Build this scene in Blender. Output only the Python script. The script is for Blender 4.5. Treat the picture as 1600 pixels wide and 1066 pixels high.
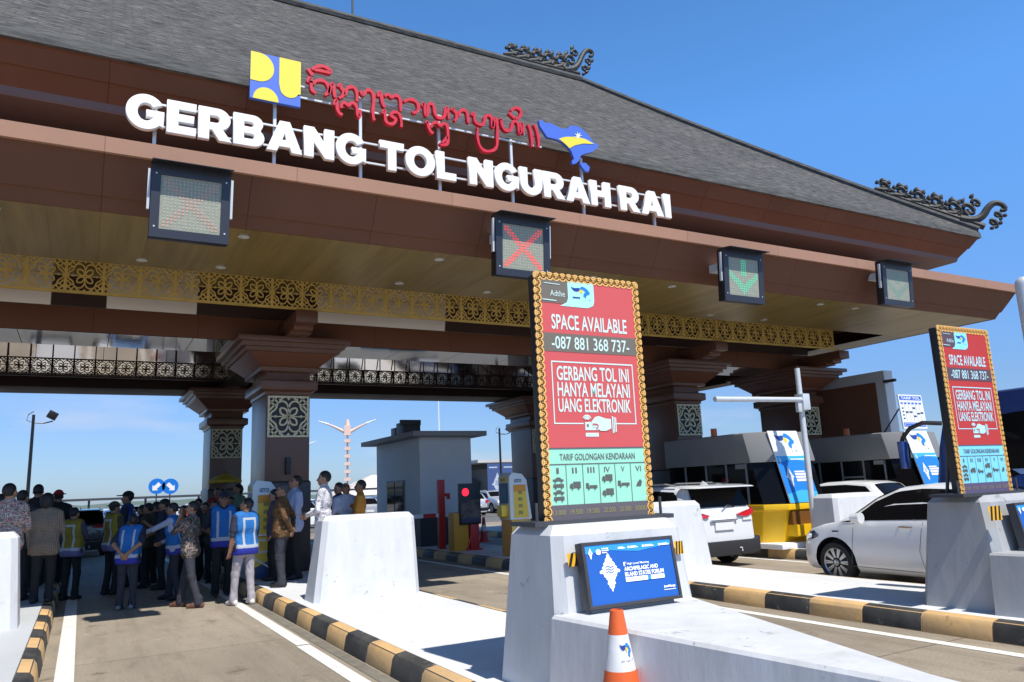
import bpy, bmesh, math, random
import numpy as np
from mathutils import Vector, Matrix
R = math.radians
random.seed(7); np.random.seed(7)
for o in list(bpy.data.objects): bpy.data.objects.remove(o)
SC = bpy.context.scene
COL = SC.collection

# ------------------------------------------------------------------ camera
YAW, PITCH, ROLL, FPX, CAMZ = 0.511434, 0.190275, 0.0422374, 1195.32, 1.65
def _cam():
    cy, sy = math.cos(YAW), math.sin(YAW)
    fwd = np.array([sy*math.cos(PITCH), cy*math.cos(PITCH), math.sin(PITCH)])
    r0 = np.array([cy, -sy, 0.0]); d0 = np.cross(fwd, r0)
    c, s = math.cos(ROLL), math.sin(ROLL)
    return c*r0+s*d0, -s*r0+c*d0, fwd
CR, CD, CF = _cam()
cam = bpy.data.cameras.new('camera'); cam_o = bpy.data.objects.new('camera', cam); COL.objects.link(cam_o)
cam.sensor_width = 36; cam.lens = 36*FPX/1600; cam.clip_end = 3000; cam.clip_start = 0.05
mw = Matrix.Identity(4)
for i in range(3):
    mw[i][0] = CR[i]; mw[i][1] = -CD[i]; mw[i][2] = -CF[i]
mw[2][3] = CAMZ
cam_o.matrix_world = mw
SC.camera = cam_o
def ray(u, v): return CR*(u-800)+CD*(v-533)+CF*FPX
def at(u, v, y):                       # surveyed point of the photograph on the vertical plane Y = y
    d = ray(u, v); k = y/d[1]
    return Vector((d[0]*k, y, CAMZ+d[2]*k))

# ------------------------------------------------------------------ light
SUNV = Vector((-0.07, 0.615, -1.0)).normalized()     # direction the light travels
EXPO, SUNS, SKYS = 0.36, 4.4, 0.128
sun = bpy.data.lights.new('sun', 'SUN'); sun.energy = SUNS; sun.angle = R(0.5); sun.color = (1.0, 0.955, 0.88)
sun_o = bpy.data.objects.new('sun', sun); COL.objects.link(sun_o); sun_o.location = (5, -20, 40)
sun_o.rotation_euler = SUNV.to_track_quat('-Z', 'Y').to_euler()
W = bpy.data.worlds.new('World'); SC.world = W; W.use_nodes = True
nt = W.node_tree; bg = nt.nodes['Background']
sky = nt.nodes.new('ShaderNodeTexSky'); sky.sky_type = 'NISHITA'; sky.sun_disc = False
sky.sun_elevation = math.asin(-SUNV.z); sky.sun_rotation = math.atan2(-SUNV.x, -SUNV.y)
sky.altitude = 0; sky.air_density = 1.0; sky.dust_density = 0.35; sky.ozone_density = 1.5
tcw = nt.nodes.new('ShaderNodeTexCoord'); sep = nt.nodes.new('ShaderNodeSeparateXYZ'); nt.links.new(tcw.outputs['Generated'], sep.inputs[0])
srp = nt.nodes.new('ShaderNodeValToRGB'); nt.links.new(sep.outputs['Z'], srp.inputs[0])
for i, (p, c) in enumerate(((0.0, (.37, .50, .80)), (.10, (.42, .56, .84)), (.42, (.60, 1.08, 1.52)), (.60, (.54, .98, 1.34)), (.72, (.14, .22, .28)), (1.0, (.10, .12, .14)))):  # sky above the view is darkened unnaturally to lower the ambient fill
    e = srp.color_ramp.elements[i] if i < 2 else srp.color_ramp.elements.new(p)
    e.position = p; e.color = (*c, 1)
smx = nt.nodes.new('ShaderNodeMixRGB'); smx.blend_type = 'MULTIPLY'; smx.inputs[0].default_value = 1
nt.links.new(sky.outputs[0], smx.inputs[1]); nt.links.new(srp.outputs[0], smx.inputs[2])
cn = nt.nodes.new('ShaderNodeTexNoise'); cn.inputs['Scale'].default_value = 3.2; cn.inputs['Detail'].default_value = 7; cn.inputs['Roughness'].default_value = .55
cmp_ = nt.nodes.new('ShaderNodeMapping'); cmp_.inputs['Scale'].default_value = (1, 1, 4.5); nt.links.new(tcw.outputs['Generated'], cmp_.inputs[0]); nt.links.new(cmp_.outputs[0], cn.inputs['Vector'])
cr1 = nt.nodes.new('ShaderNodeMapRange'); cr1.inputs['From Min'].default_value = .56; cr1.inputs['From Max'].default_value = .95; nt.links.new(cn.outputs['Fac'], cr1.inputs[0])
cr2 = nt.nodes.new('ShaderNodeMapRange'); cr2.inputs['From Min'].default_value = .26; cr2.inputs['From Max'].default_value = .02; nt.links.new(sep.outputs['Z'], cr2.inputs[0])
cml = nt.nodes.new('ShaderNodeMath'); cml.operation = 'MULTIPLY'; nt.links.new(cr1.outputs[0], cml.inputs[0]); nt.links.new(cr2.outputs[0], cml.inputs[1])
cmx = nt.nodes.new('ShaderNodeMixRGB'); cmx.inputs[2].default_value = (5.2, 5.0, 5.4, 1); nt.links.new(cml.outputs[0], cmx.inputs[0]); nt.links.new(smx.outputs[0], cmx.inputs[1]); nt.links.new(cmx.outputs[0], bg.inputs[0]); bg.inputs[1].default_value = SKYS
SC.view_settings.view_transform = 'Standard'; SC.view_settings.look = 'None'
SC.view_settings.exposure = EXPO; SC.view_settings.gamma = 1; SC.view_settings.use_curve_mapping = False

# ------------------------------------------------------------------ materials
MATS = {}
def mat(name, rgb, rough=.6, metal=0., var=0., vscale=4., rgb2=None, bump=0., bscale=30., emit=0., coat=0., spec=.5, stretch=None):
    if name in MATS: return MATS[name]
    m = bpy.data.materials.new(name); m.use_nodes = True; MATS[name] = m
    t = m.node_tree; b = t.nodes['Principled BSDF']
    b.inputs['Base Color'].default_value = (*rgb, 1); b.inputs['Roughness'].default_value = rough
    b.inputs['Metallic'].default_value = metal; b.inputs['Coat Weight'].default_value = coat
    b.inputs['Specular IOR Level'].default_value = spec
    m.diffuse_color = (*rgb, 1)
    if emit:
        b.inputs['Emission Color'].default_value = (*rgb, 1); b.inputs['Emission Strength'].default_value = emit
    if var or bump:
        tc = t.nodes.new('ShaderNodeTexCoord'); vec = tc.outputs['Object']
        if stretch:
            mp = t.nodes.new('ShaderNodeMapping'); mp.inputs['Scale'].default_value = stretch
            t.links.new(vec, mp.inputs[0]); vec = mp.outputs[0]
    if var:
        n = t.nodes.new('ShaderNodeTexNoise'); n.inputs['Scale'].default_value = vscale
        n.inputs['Detail'].default_value = 8; n.inputs['Roughness'].default_value = .62
        t.links.new(vec, n.inputs['Vector'])
        r = t.nodes.new('ShaderNodeValToRGB'); r.color_ramp.elements[0].position = .32; r.color_ramp.elements[1].position = .68
        d = rgb2 or tuple(c*(1-var) for c in rgb)
        r.color_ramp.elements[0].color = (*d, 1); r.color_ramp.elements[1].color = (*rgb, 1)
        t.links.new(n.outputs['Fac'], r.inputs[0]); t.links.new(r.outputs[0], b.inputs['Base Color'])
        m['ramp'] = r.name
        rr = t.nodes.new('ShaderNodeMapRange'); rr.inputs['To Min'].default_value = min(1, rough+.12); rr.inputs['To Max'].default_value = max(0, rough-.06)
        t.links.new(n.outputs['Fac'], rr.inputs[0]); t.links.new(rr.outputs[0], b.inputs['Roughness'])
    if bump:
        n2 = t.nodes.new('ShaderNodeTexNoise'); n2.inputs['Scale'].default_value = bscale; n2.inputs['Detail'].default_value = 5
        t.links.new(vec, n2.inputs['Vector'])
        bp = t.nodes.new('ShaderNodeBump'); bp.inputs['Strength'].default_value = bump; bp.inputs['Distance'].default_value = .02
        t.links.new(n2.outputs['Fac'], bp.inputs['Height']); t.links.new(bp.outputs[0], b.inputs['Normal'])
    return m

def shingle_mat():
    m = bpy.data.materials.new('roof_shingle'); m.use_nodes = True
    t = m.node_tree; b = t.nodes['Principled BSDF']
    uv = t.nodes.new('ShaderNodeUVMap')
    br = t.nodes.new('ShaderNodeTexBrick'); t.links.new(uv.outputs[0], br.inputs['Vector'])
    br.inputs['Scale'].default_value = 1; br.inputs['Brick Width'].default_value = .30; br.inputs['Row Height'].default_value = .085
    br.inputs['Mortar Size'].default_value = .012; br.inputs['Mortar Smooth'].default_value = .3; br.inputs['Bias'].default_value = -.1
    br.inputs['Color1'].default_value = (.062, .061, .061, 1); br.inputs['Color2'].default_value = (.110, .107, .104, 1)
    br.inputs['Mortar'].default_value = (.055, .054, .053, 1); br.offset = .37; br.squash = 1.7; br.squash_frequency = 3
    n = t.nodes.new('ShaderNodeTexNoise'); n.inputs['Scale'].default_value = .6; n.inputs['Detail'].default_value = 9; n.inputs['Roughness'].default_value = .7
    t.links.new(uv.outputs[0], n.inputs['Vector'])
    mp = t.nodes.new('ShaderNodeMapping'); mp.inputs['Scale'].default_value = (2.3, 13, 1); t.links.new(uv.outputs[0], mp.inputs[0])
    n2 = t.nodes.new('ShaderNodeTexNoise'); n2.inputs['Scale'].default_value = 1.6; n2.inputs['Detail'].default_value = 6; t.links.new(mp.outputs[0], n2.inputs['Vector'])
    r = t.nodes.new('ShaderNodeValToRGB'); r.color_ramp.elements[0].position = .38; r.color_ramp.elements[1].position = .66
    r.color_ramp.elements[0].color = (.36, .36, .37, 1); r.color_ramp.elements[1].color = (1.85, 1.83, 1.80, 1)
    t.links.new(n2.outputs['Fac'], r.inputs[0])
    r2 = t.nodes.new('ShaderNodeValToRGB'); r2.color_ramp.elements[0].position = .35; r2.color_ramp.elements[1].position = .7
    r2.color_ramp.elements[0].color = (.8, .8, .82, 1); r2.color_ramp.elements[1].color = (1.2, 1.19, 1.17, 1); t.links.new(n.outputs['Fac'], r2.inputs[0])
    x1 = t.nodes.new('ShaderNodeMixRGB'); x1.blend_type = 'MULTIPLY'; x1.inputs[0].default_value = 1
    x2 = t.nodes.new('ShaderNodeMixRGB'); x2.blend_type = 'MULTIPLY'; x2.inputs[0].default_value = 1
    t.links.new(br.outputs['Color'], x1.inputs[1]); t.links.new(r.outputs[0], x1.inputs[2])
    t.links.new(x1.outputs[0], x2.inputs[1]); t.links.new(r2.outputs[0], x2.inputs[2])
    t.links.new(x2.outputs[0], b.inputs['Base Color']); b.inputs['Roughness'].default_value = .85
    bp = t.nodes.new('ShaderNodeBump'); bp.inputs['Strength'].default_value = .7; bp.inputs['Distance'].default_value = .03
    t.links.new(br.outputs['Fac'], bp.inputs['Height']); bp.invert = True
    bp2 = t.nodes.new('ShaderNodeBump'); bp2.inputs['Strength'].default_value = .6; bp2.inputs['Distance'].default_value = .04
    t.links.new(n2.outputs['Fac'], bp2.inputs['Height']); t.links.new(bp.outputs[0], bp2.inputs['Normal'])
    t.links.new(bp2.outputs[0], b.inputs['Normal'])
    return m

def add_seams(m, axis, pitch, width, dark):
    t = m.node_tree; b = t.nodes['Principled BSDF']; src = b.inputs['Base Color'].links[0].from_socket
    tc = t.nodes.new('ShaderNodeTexCoord'); sp = t.nodes.new('ShaderNodeSeparateXYZ'); t.links.new(tc.outputs['Object'], sp.inputs[0])
    d = t.nodes.new('ShaderNodeMath'); d.operation = 'DIVIDE'; d.inputs[1].default_value = pitch; t.links.new(sp.outputs[axis], d.inputs[0])
    f = t.nodes.new('ShaderNodeMath'); f.operation = 'FRACT'; t.links.new(d.outputs[0], f.inputs[0])
    l = t.nodes.new('ShaderNodeMath'); l.operation = 'LESS_THAN'; l.inputs[1].default_value = width/pitch; t.links.new(f.outputs[0], l.inputs[0])
    fl = t.nodes.new('ShaderNodeMath'); fl.operation = 'FLOOR'; t.links.new(d.outputs[0], fl.inputs[0])
    wn = t.nodes.new('ShaderNodeTexWhiteNoise'); wn.noise_dimensions = '1D'; t.links.new(fl.outputs[0], wn.inputs['W'])
    mr = t.nodes.new('ShaderNodeMapRange'); mr.inputs['To Min'].default_value = .95; mr.inputs['To Max'].default_value = 1.04; t.links.new(wn.outputs['Value'], mr.inputs[0])
    x = t.nodes.new('ShaderNodeMixRGB'); x.blend_type = 'MULTIPLY'; x.inputs[0].default_value = 1; t.links.new(src, x.inputs[1]); t.links.new(mr.outputs[0], x.inputs[2])
    y = t.nodes.new('ShaderNodeMixRGB'); y.blend_type = 'MULTIPLY'; y.inputs[2].default_value = (dark, dark, dark, 1); t.links.new(l.outputs[0], y.inputs[0]); t.links.new(x.outputs[0], y.inputs[1])
    t.links.new(y.outputs[0], b.inputs['Base Color'])
def add_spots(m, scale, lo, hi, col, amt, stretch=(1, 1, 1)):
    t = m.node_tree; b = t.nodes['Principled BSDF']; src = b.inputs['Base Color'].links[0].from_socket
    tc = t.nodes.new('ShaderNodeTexCoord'); mp = t.nodes.new('ShaderNodeMapping'); mp.inputs['Scale'].default_value = stretch; t.links.new(tc.outputs['Object'], mp.inputs[0])
    n = t.nodes.new('ShaderNodeTexNoise'); n.inputs['Scale'].default_value = scale; n.inputs['Detail'].default_value = 9; n.inputs['Roughness'].default_value = .7; t.links.new(mp.outputs[0], n.inputs['Vector'])
    r = t.nodes.new('ShaderNodeMapRange'); r.inputs['From Min'].default_value = lo; r.inputs['From Max'].default_value = hi; r.inputs['To Max'].default_value = amt; t.links.new(n.outputs['Fac'], r.inputs[0])
    y = t.nodes.new('ShaderNodeMixRGB'); y.inputs[2].default_value = (*col, 1); t.links.new(r.outputs[0], y.inputs[0]); t.links.new(src, y.inputs[1]); t.links.new(y.outputs[0], b.inputs['Base Color'])
def add_bump(m, strength, scale, dist=.03, stretch=(1, 1, .5)):
    t = m.node_tree; b = t.nodes['Principled BSDF']
    if b.inputs['Normal'].links: return
    tc = t.nodes.new('ShaderNodeTexCoord'); mp = t.nodes.new('ShaderNodeMapping'); mp.inputs['Scale'].default_value = stretch; t.links.new(tc.outputs['Object'], mp.inputs[0])
    n = t.nodes.new('ShaderNodeTexNoise'); n.inputs['Scale'].default_value = scale; n.inputs['Detail'].default_value = 3; n.inputs['Distortion'].default_value = .8; t.links.new(mp.outputs[0], n.inputs['Vector'])
    p = t.nodes.new('ShaderNodeBump'); p.inputs['Strength'].default_value = strength; p.inputs['Distance'].default_value = dist; t.links.new(n.outputs['Fac'], p.inputs['Height']); t.links.new(p.outputs[0], b.inputs['Normal'])
def road_mat(name, c1, c2, c3):
    m = bpy.data.materials.new(name); m.use_nodes = True
    t = m.node_tree; b = t.nodes['Principled BSDF']
    tc = t.nodes.new('ShaderNodeTexCoord')
    def noise(sc, det, vec): 
        n = t.nodes.new('ShaderNodeTexNoise'); n.inputs['Scale'].default_value = sc; n.inputs['Detail'].default_value = det
        n.inputs['Roughness'].default_value = .65; t.links.new(vec, n.inputs['Vector']); return n
    mp = t.nodes.new('ShaderNodeMapping'); mp.inputs['Scale'].default_value = (1, .28, 1); t.links.new(tc.outputs['Object'], mp.inputs[0])
    a = noise(.7, 10, mp.outputs[0]); f = noise(42, 6, tc.outputs['Object']); g = noise(5, 8, mp.outputs[0])
    r = t.nodes.new('ShaderNodeValToRGB'); r.color_ramp.elements[0].position = .35; r.color_ramp.elements[1].position = .66
    r.color_ramp.elements[0].color = (*c2, 1); r.color_ramp.elements[1].color = (*c1, 1); t.links.new(a.outputs['Fac'], r.inputs[0])
    r2 = t.nodes.new('ShaderNodeValToRGB'); r2.color_ramp.elements[0].position = .3; r2.color_ramp.elements[1].position = .48
    r2.color_ramp.elements[0].color = (*c3, 1); r2.color_ramp.elements[1].color = (1, 1, 1, 1); t.links.new(g.outputs['Fac'], r2.inputs[0])
    r3 = t.nodes.new('ShaderNodeValToRGB'); r3.color_ramp.elements[0].position = .3; r3.color_ramp.elements[1].position = .7
    r3.color_ramp.elements[0].color = (.72, .72, .72, 1); r3.color_ramp.elements[1].color = (1.15, 1.15, 1.15, 1); t.links.new(f.outputs['Fac'], r3.inputs[0])
    x = t.nodes.new('ShaderNodeMixRGB'); x.blend_type = 'MULTIPLY'; x.inputs[0].default_value = 1
    y = t.nodes.new('ShaderNodeMixRGB'); y.blend_type = 'MULTIPLY'; y.inputs[0].default_value = 1
    t.links.new(r.outputs[0], x.inputs[1]); t.links.new(r2.outputs[0], x.inputs[2])
    t.links.new(x.outputs[0], y.inputs[1]); t.links.new(r3.outputs[0], y.inputs[2])
    t.links.new(y.outputs[0], b.inputs['Base Color']); b.inputs['Roughness'].default_value = .8
    MATS[name] = m
    add_spots(m, 1.0, .50, .72, tuple(q*.45 for q in c2), .62, (1.6, .05, 1)); add_spots(m, 1.7, .59, .68, tuple(q*.35 for q in c2), .7); add_spots(m, 14, .63, .68, tuple(q*.3 for q in c2), .6); add_spots(m, 2.6, .60, .74, tuple(min(1, q*1.35) for q in c1), .6, (1, .5, 1))
    add_seams(m, 'Y', 4.9, .02, .45)
    bp = t.nodes.new('ShaderNodeBump'); bp.inputs['Strength'].default_value = .35; bp.inputs['Distance'].default_value = .01
    t.links.new(f.outputs['Fac'], bp.inputs['Height']); t.links.new(bp.outputs[0], b.inputs['Normal'])
    return m

def pattern_mat(name, base, cols, scale=18., rough=.8, thr=.5):
    m = bpy.data.materials.new(name); m.use_nodes = True; MATS[name] = m
    t = m.node_tree; b = t.nodes['Principled BSDF']; b.inputs['Roughness'].default_value = rough
    tc = t.nodes.new('ShaderNodeTexCoord')
    n = t.nodes.new('ShaderNodeTexNoise'); n.inputs['Scale'].default_value = scale; n.inputs['Detail'].default_value = 3; n.inputs['Distortion'].default_value = 1.6
    t.links.new(tc.outputs['Object'], n.inputs['Vector'])
    r = t.nodes.new('ShaderNodeValToRGB'); r.color_ramp.interpolation = 'CONSTANT'
    e = r.color_ramp.elements; e[0].position = 0; e[0].color = (*base, 1); e[1].position = thr; e[1].color = (*cols[0], 1)
    for i, c in enumerate(cols[1:]):
        k = e.new(min(.99, thr+.06*(i+1))); k.color = (*c, 1)
    t.links.new(n.outputs['Fac'], r.inputs[0]); t.links.new(r.outputs[0], b.inputs['Base Color'])
    return m

def check_mat(name, a, c, sc):
    m = bpy.data.materials.new(name); m.use_nodes = True; MATS[name] = m
    t = m.node_tree; b = t.nodes['Principled BSDF']; b.inputs['Roughness'].default_value = .85
    tc = t.nodes.new('ShaderNodeTexCoord'); br = t.nodes.new('ShaderNodeTexBrick')
    mp = t.nodes.new('ShaderNodeMapping'); mp.inputs['Rotation'].default_value = (R(90), 0, 0); t.links.new(tc.outputs['Object'], mp.inputs[0])
    t.links.new(mp.outputs[0], br.inputs['Vector']); br.inputs['Scale'].default_value = sc; br.offset = 0
    br.inputs['Brick Width'].default_value = .5; br.inputs['Row Height'].default_value = .5; br.inputs['Mortar Size'].default_value = .06
    br.inputs['Color1'].default_value = (*a, 1); br.inputs['Color2'].default_value = (*a, 1); br.inputs['Mortar'].default_value = (*c, 1)
    t.links.new(br.outputs['Color'], b.inputs['Base Color'])
    return m

# ------------------------------------------------------------------ object helpers
def link(name, me, parent=None, loc=None):
    o = bpy.data.objects.new(name, me); COL.objects.link(o)
    if parent: o.parent = parent
    if loc is not None: o.location = loc
    return o
def tag(o, label=None, cat=None, group=None, kind=None):
    if label: o['label'] = label
    if cat: o['category'] = cat
    if group: o['group'] = group
    if kind: o['kind'] = kind
    return o
def thing(name, label, cat, loc=(0, 0, 0), rz=0, group=None):
    o = link(name, None, None, loc); o.rotation_euler = (0, 0, rz); o.empty_display_size = .2
    return tag(o, label, cat, group)
def copy_tree(o, parent=None):
    c = o.copy(); COL.objects.link(c)
    if parent: c.parent = parent
    for ch in list(o.children): copy_tree(ch, c)
    return c

class MB:
    def __init__(s): s.v = []; s.f = []; s.m = []; s.mats = []
    def mi(s, m):
        if m not in s.mats: s.mats.append(m)
        return s.mats.index(m)
    def add(s, vs, fs, m):
        k = len(s.v); i = s.mi(m); s.v += [tuple(p) for p in vs]
        for f in fs: s.f.append([k+a for a in f]); s.m.append(i)
    def box(s, x0, x1, y0, y1, z0, z1, m, M=None):
        vs = [Vector((x, y, z)) for x in (x0, x1) for y in (y0, y1) for z in (z0, z1)]
        if M is not None: vs = [M @ p for p in vs]
        s.add(vs, [(0, 1, 3, 2), (4, 6, 7, 5), (0, 4, 5, 1), (2, 3, 7, 6), (0, 2, 6, 4), (1, 5, 7, 3)], m)
    def loft(s, rings, m, cap0=True, cap1=True, closed=True):
        n = len(rings[0]); vs = [p for r in rings for p in r]; fs = []
        for i in range(len(rings)-1):
            for j in range(n if closed else n-1):
                a, b = i*n+j, i*n+(j+1) % n
                fs.append((a, b, b+n, a+n))
        if cap0: fs.append(tuple(range(n-1, -1, -1)))
        if cap1: fs.append(tuple((len(rings)-1)*n+j for j in range(n)))
        s.add(vs, fs, m)
    def tube(s, pts, r, m, n=8, cap=True, squash=None):
        pts = [Vector(p) for p in pts]; rs = r if isinstance(r, (list, tuple)) else [r]*len(pts); rings = []
        up = Vector((0, 0, 1))
        for i, p in enumerate(pts):
            d = (pts[min(i+1, len(pts)-1)]-pts[max(i-1, 0)]).normalized()
            u = d.cross(up)
            if u.length < 1e-3: u = d.cross(Vector((0, 1, 0)))
            u.normalize(); w = u.cross(d)
            rings.append([p+(u*math.cos(2*math.pi*k/n)+w*math.sin(2*math.pi*k/n))*rs[i] for k in range(n)])
        s.loft(rings, m, cap, cap)
    def cyl(s, c, r0, r1, z0, z1, m, n=20):
        s.loft([[Vector((c[0]+r*math.cos(2*math.pi*k/n), c[1]+r*math.sin(2*math.pi*k/n), z)) for k in range(n)] for r, z in ((r0, z0), (r1, z1))], m)
    def ribbon(s, pts, w, th, F, m):
        # flat strap following 2D pts, width w, thickness th; F maps (a, b, depth) -> 3D
        P = [Vector(p) for p in pts]; n = len(P); ws = w if isinstance(w, (list, tuple)) else [w]*n
        L = []; Rr = []
        for i in range(n):
            d = P[min(i+1, n-1)]-P[max(i-1, 0)]
            if d.length < 1e-9: d = Vector((1, 0))
            d.normalize(); nrm = Vector((-d.y, d.x))*ws[i]*.5
            L.append(P[i]+nrm); Rr.append(P[i]-nrm)
        vs = []
        for q in (0, th):
            vs += [F(p.x, p.y, q) for p in L]+[F(p.x, p.y, q) for p in Rr]
        fs = []
        for i in range(n-1):
            l0, l1, r0, r1 = i, i+1, n+i, n+i+1; o = 2*n
            fs += [(l0, l1, r1, r0), (l0+o, r0+o, r1+o, l1+o), (l0, l0+o, l1+o, l1), (r0, r1, r1+o, r0+o)]
        fs += [(0, n, 3*n, 2*n), (n-1, 3*n-1, 4*n-1, 2*n-1)]
        s.add(vs, fs, m)
    def poly(s, pts, F, th, m):
        # extruded planar polygon, pts 2D
        n = len(pts); vs = [F(a, b, 0) for a, b in pts]+[F(a, b, th) for a, b in pts]
        fs = [tuple(range(n-1, -1, -1)), tuple(range(n, 2*n))]+[(i, (i+1) % n, n+(i+1) % n, n+i) for i in range(n)]
        s.add(vs, fs, m)
    def build(s, name, parent=None, smooth=False, bevel=0, fixn=True, loc=None, angle=35):
        me = bpy.data.meshes.new(name); me.from_pydata(s.v, [], s.f)
        for m in s.mats: me.materials.append(m)
        me.polygons.foreach_set('material_index', s.m)
        bm = bmesh.new(); bm.from_mesh(me)
        if fixn: bmesh.ops.recalc_face_normals(bm, faces=bm.faces)
        if bevel: 
            es = [e for e in bm.edges if len(e.link_faces) == 2 and e.calc_face_angle(0) > R(30)]
            bmesh.ops.bevel(bm, geom=es, offset=bevel, segments=2, affect='EDGES', profile=.6, clamp_overlap=True)
        bm.to_mesh(me); bm.free()
        if smooth or bevel: me.shade_smooth() if not bevel else me.set_sharp_from_angle(angle=R(40))
        if smooth: me.set_sharp_from_angle(angle=R(angle))
        if bevel and not smooth:
            for p in me.polygons: p.use_smooth = True
        return link(name, me, parent, loc)

def arc(cx, cy, rx, ry, a0, a1, n=14):
    return [(cx+rx*math.cos(R(a0+(a1-a0)*i/n)), cy+ry*math.sin(R(a0+(a1-a0)*i/n))) for i in range(n+1)]
def smoothpts(pts, k=2):
    P = [tuple(p) for p in pts]
    for _ in range(k):
        Q = [P[0]]
        for a, b in zip(P, P[1:]):
            Q += [(.75*a[0]+.25*b[0], .75*a[1]+.25*b[1]), (.25*a[0]+.75*b[0], .25*a[1]+.75*b[1])]
        Q.append(P[-1]); P = Q
    return P
_TX = {}
def text_geo(body, bold=0.0):
    k = (body, bold)
    if k in _TX: return _TX[k]
    cu = bpy.data.curves.new('lettering', 'FONT'); cu.body = body; cu.size = 1; cu.offset = bold; cu.resolution_u = 3
    o = bpy.data.objects.new('lettering', cu); COL.objects.link(o)
    me = bpy.data.meshes.new_from_object(o.evaluated_get(bpy.context.evaluated_depsgraph_get()))
    vs = [(p.co.x, p.co.y) for p in me.vertices]; fs = [tuple(p.vertices) for p in me.polygons]
    bpy.data.objects.remove(o); bpy.data.curves.remove(cu); bpy.data.meshes.remove(me)
    xs = [p[0] for p in vs]; ys = [p[1] for p in vs]
    x0, x1, y0, y1 = min(xs), max(xs), min(ys), max(ys)
    vs = [((a-x0)/(x1-x0), (b-y0)/(y1-y0)) for a, b in vs]
    _TX[k] = (vs, fs); return _TX[k]

class Panel:
    """flat printed face: F(u, v, lift) in metres; every print layer is a thin sheet a few mm above the one below"""
    def __init__(s, o, u, v, n): s.o = Vector(o); s.u = Vector(u); s.v = Vector(v); s.n = Vector(n).normalized(); s.mb = MB()
    def F(s, a, b, q=0): return s.o+s.u*a+s.v*b+s.n*q
    def rect(s, a0, b0, a1, b1, lay, m): s.poly([(a0, b0), (a1, b0), (a1, b1), (a0, b1)], lay, m)
    def poly(s, pts, lay, m): s.mb.add([s.F(a, b, lay*.003) for a, b in pts], [tuple(range(len(pts)))], m)
    def text(s, body, a0, b0, a1, b1, lay, m, bold=.0):
        vs, fs = text_geo(body, bold)
        s.mb.add([s.F(a0+(a1-a0)*x, b0+(b1-b0)*y, lay*.003) for x, y in vs], fs, m)
    def frame(s, a0, b0, a1, b1, w, h, lay, m):
        s.rect(a0, b0, a1, b0+h, lay, m); s.rect(a0, b1-h, a1, b1, lay, m)
        s.rect(a0, b0+h, a0+w, b1-h, lay, m); s.rect(a1-w, b0+h, a1, b1-h, lay, m)
    def line(s, pts, w, lay, m):
        s.mb.ribbon(pts, w, .001, lambda a, b, q: s.F(a, b, lay*.003+q), m)

# shared materials
WHITE = mat('white_paint', (.80, .80, .80), .55, var=.10, vscale=1.4, bump=.12, bscale=9)
BARR = mat('barrier_paint', (.64, .65, .675), .62, var=.16, vscale=1.6, rgb2=(.54, .55, .555), bump=.25, bscale=5, stretch=(2.2, 2.2, .55)); add_spots(BARR, 2.4, .57, .70, (.46, .455, .44), .6); add_spots(BARR, 5.5, .625, .66, (.28, .27, .25), .75); add_spots(BARR, 3.0, .60, .75, (.45, .40, .31), .55, (4, 4, .35))
ISLT = mat('island_paint', (.68, .685, .695), .7, var=.14, vscale=.9, rgb2=(.58, .585, .59), bump=.1, bscale=12); add_spots(ISLT, 2.2, .58, .72, (.36, .35, .33), .5); add_spots(ISLT, 9, .64, .68, (.25, .24, .22), .6)
KTAN = mat('kerb_tan', (.74, .45, .17), .75, var=.35, vscale=3.5, rgb2=(.50, .34, .18), bump=.15, bscale=20); add_spots(KTAN, 7, .60, .68, (.16, .13, .10), .7)
KBLK = mat('kerb_black', (.022, .023, .025), .6, var=.5, vscale=3.5, rgb2=(.075, .07, .062), bump=.15, bscale=20); add_spots(KBLK, 9, .60, .66, (.22, .20, .17), .7)
LINE = mat('line_paint', (.80, .79, .74), .7, var=.22, vscale=6, bump=.1); add_spots(LINE, 11, .57, .66, (.36, .32, .26), .7)
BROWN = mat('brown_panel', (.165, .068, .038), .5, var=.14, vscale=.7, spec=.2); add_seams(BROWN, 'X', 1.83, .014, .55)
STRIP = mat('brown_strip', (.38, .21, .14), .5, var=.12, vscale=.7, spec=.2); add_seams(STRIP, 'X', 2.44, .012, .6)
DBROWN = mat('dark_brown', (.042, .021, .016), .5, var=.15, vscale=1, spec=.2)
RUST = mat('rust_brown', (.17, .065, .034), .4)
GOLD = mat('gold_paint', (.74, .50, .13), .5, .1, var=.3, vscale=2.5)
CREAM = mat('cream_lattice', (.66, .62, .42), .5)
BEIGE = mat('beige_backing', (.86, .76, .58), .6)
BLACK = mat('black_paint', (.012, .012, .014), .4)
DGREY = mat('dark_grey', (.05, .052, .06), .5)
MGREY = mat('mid_grey', (.20, .21, .22), .5, var=.08, vscale=2)
STEEL = mat('galvanised_steel', (.66, .68, .69), .42, .25, var=.12, vscale=6)
GLASS = mat('dark_glass', (.006, .006, .007), .05, spec=.10)
RED = mat('red_paint', (.52, .025, .018), .45)
YEL = mat('yellow_paint', (.75, .40, .01), .45, var=.08, vscale=2)

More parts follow.
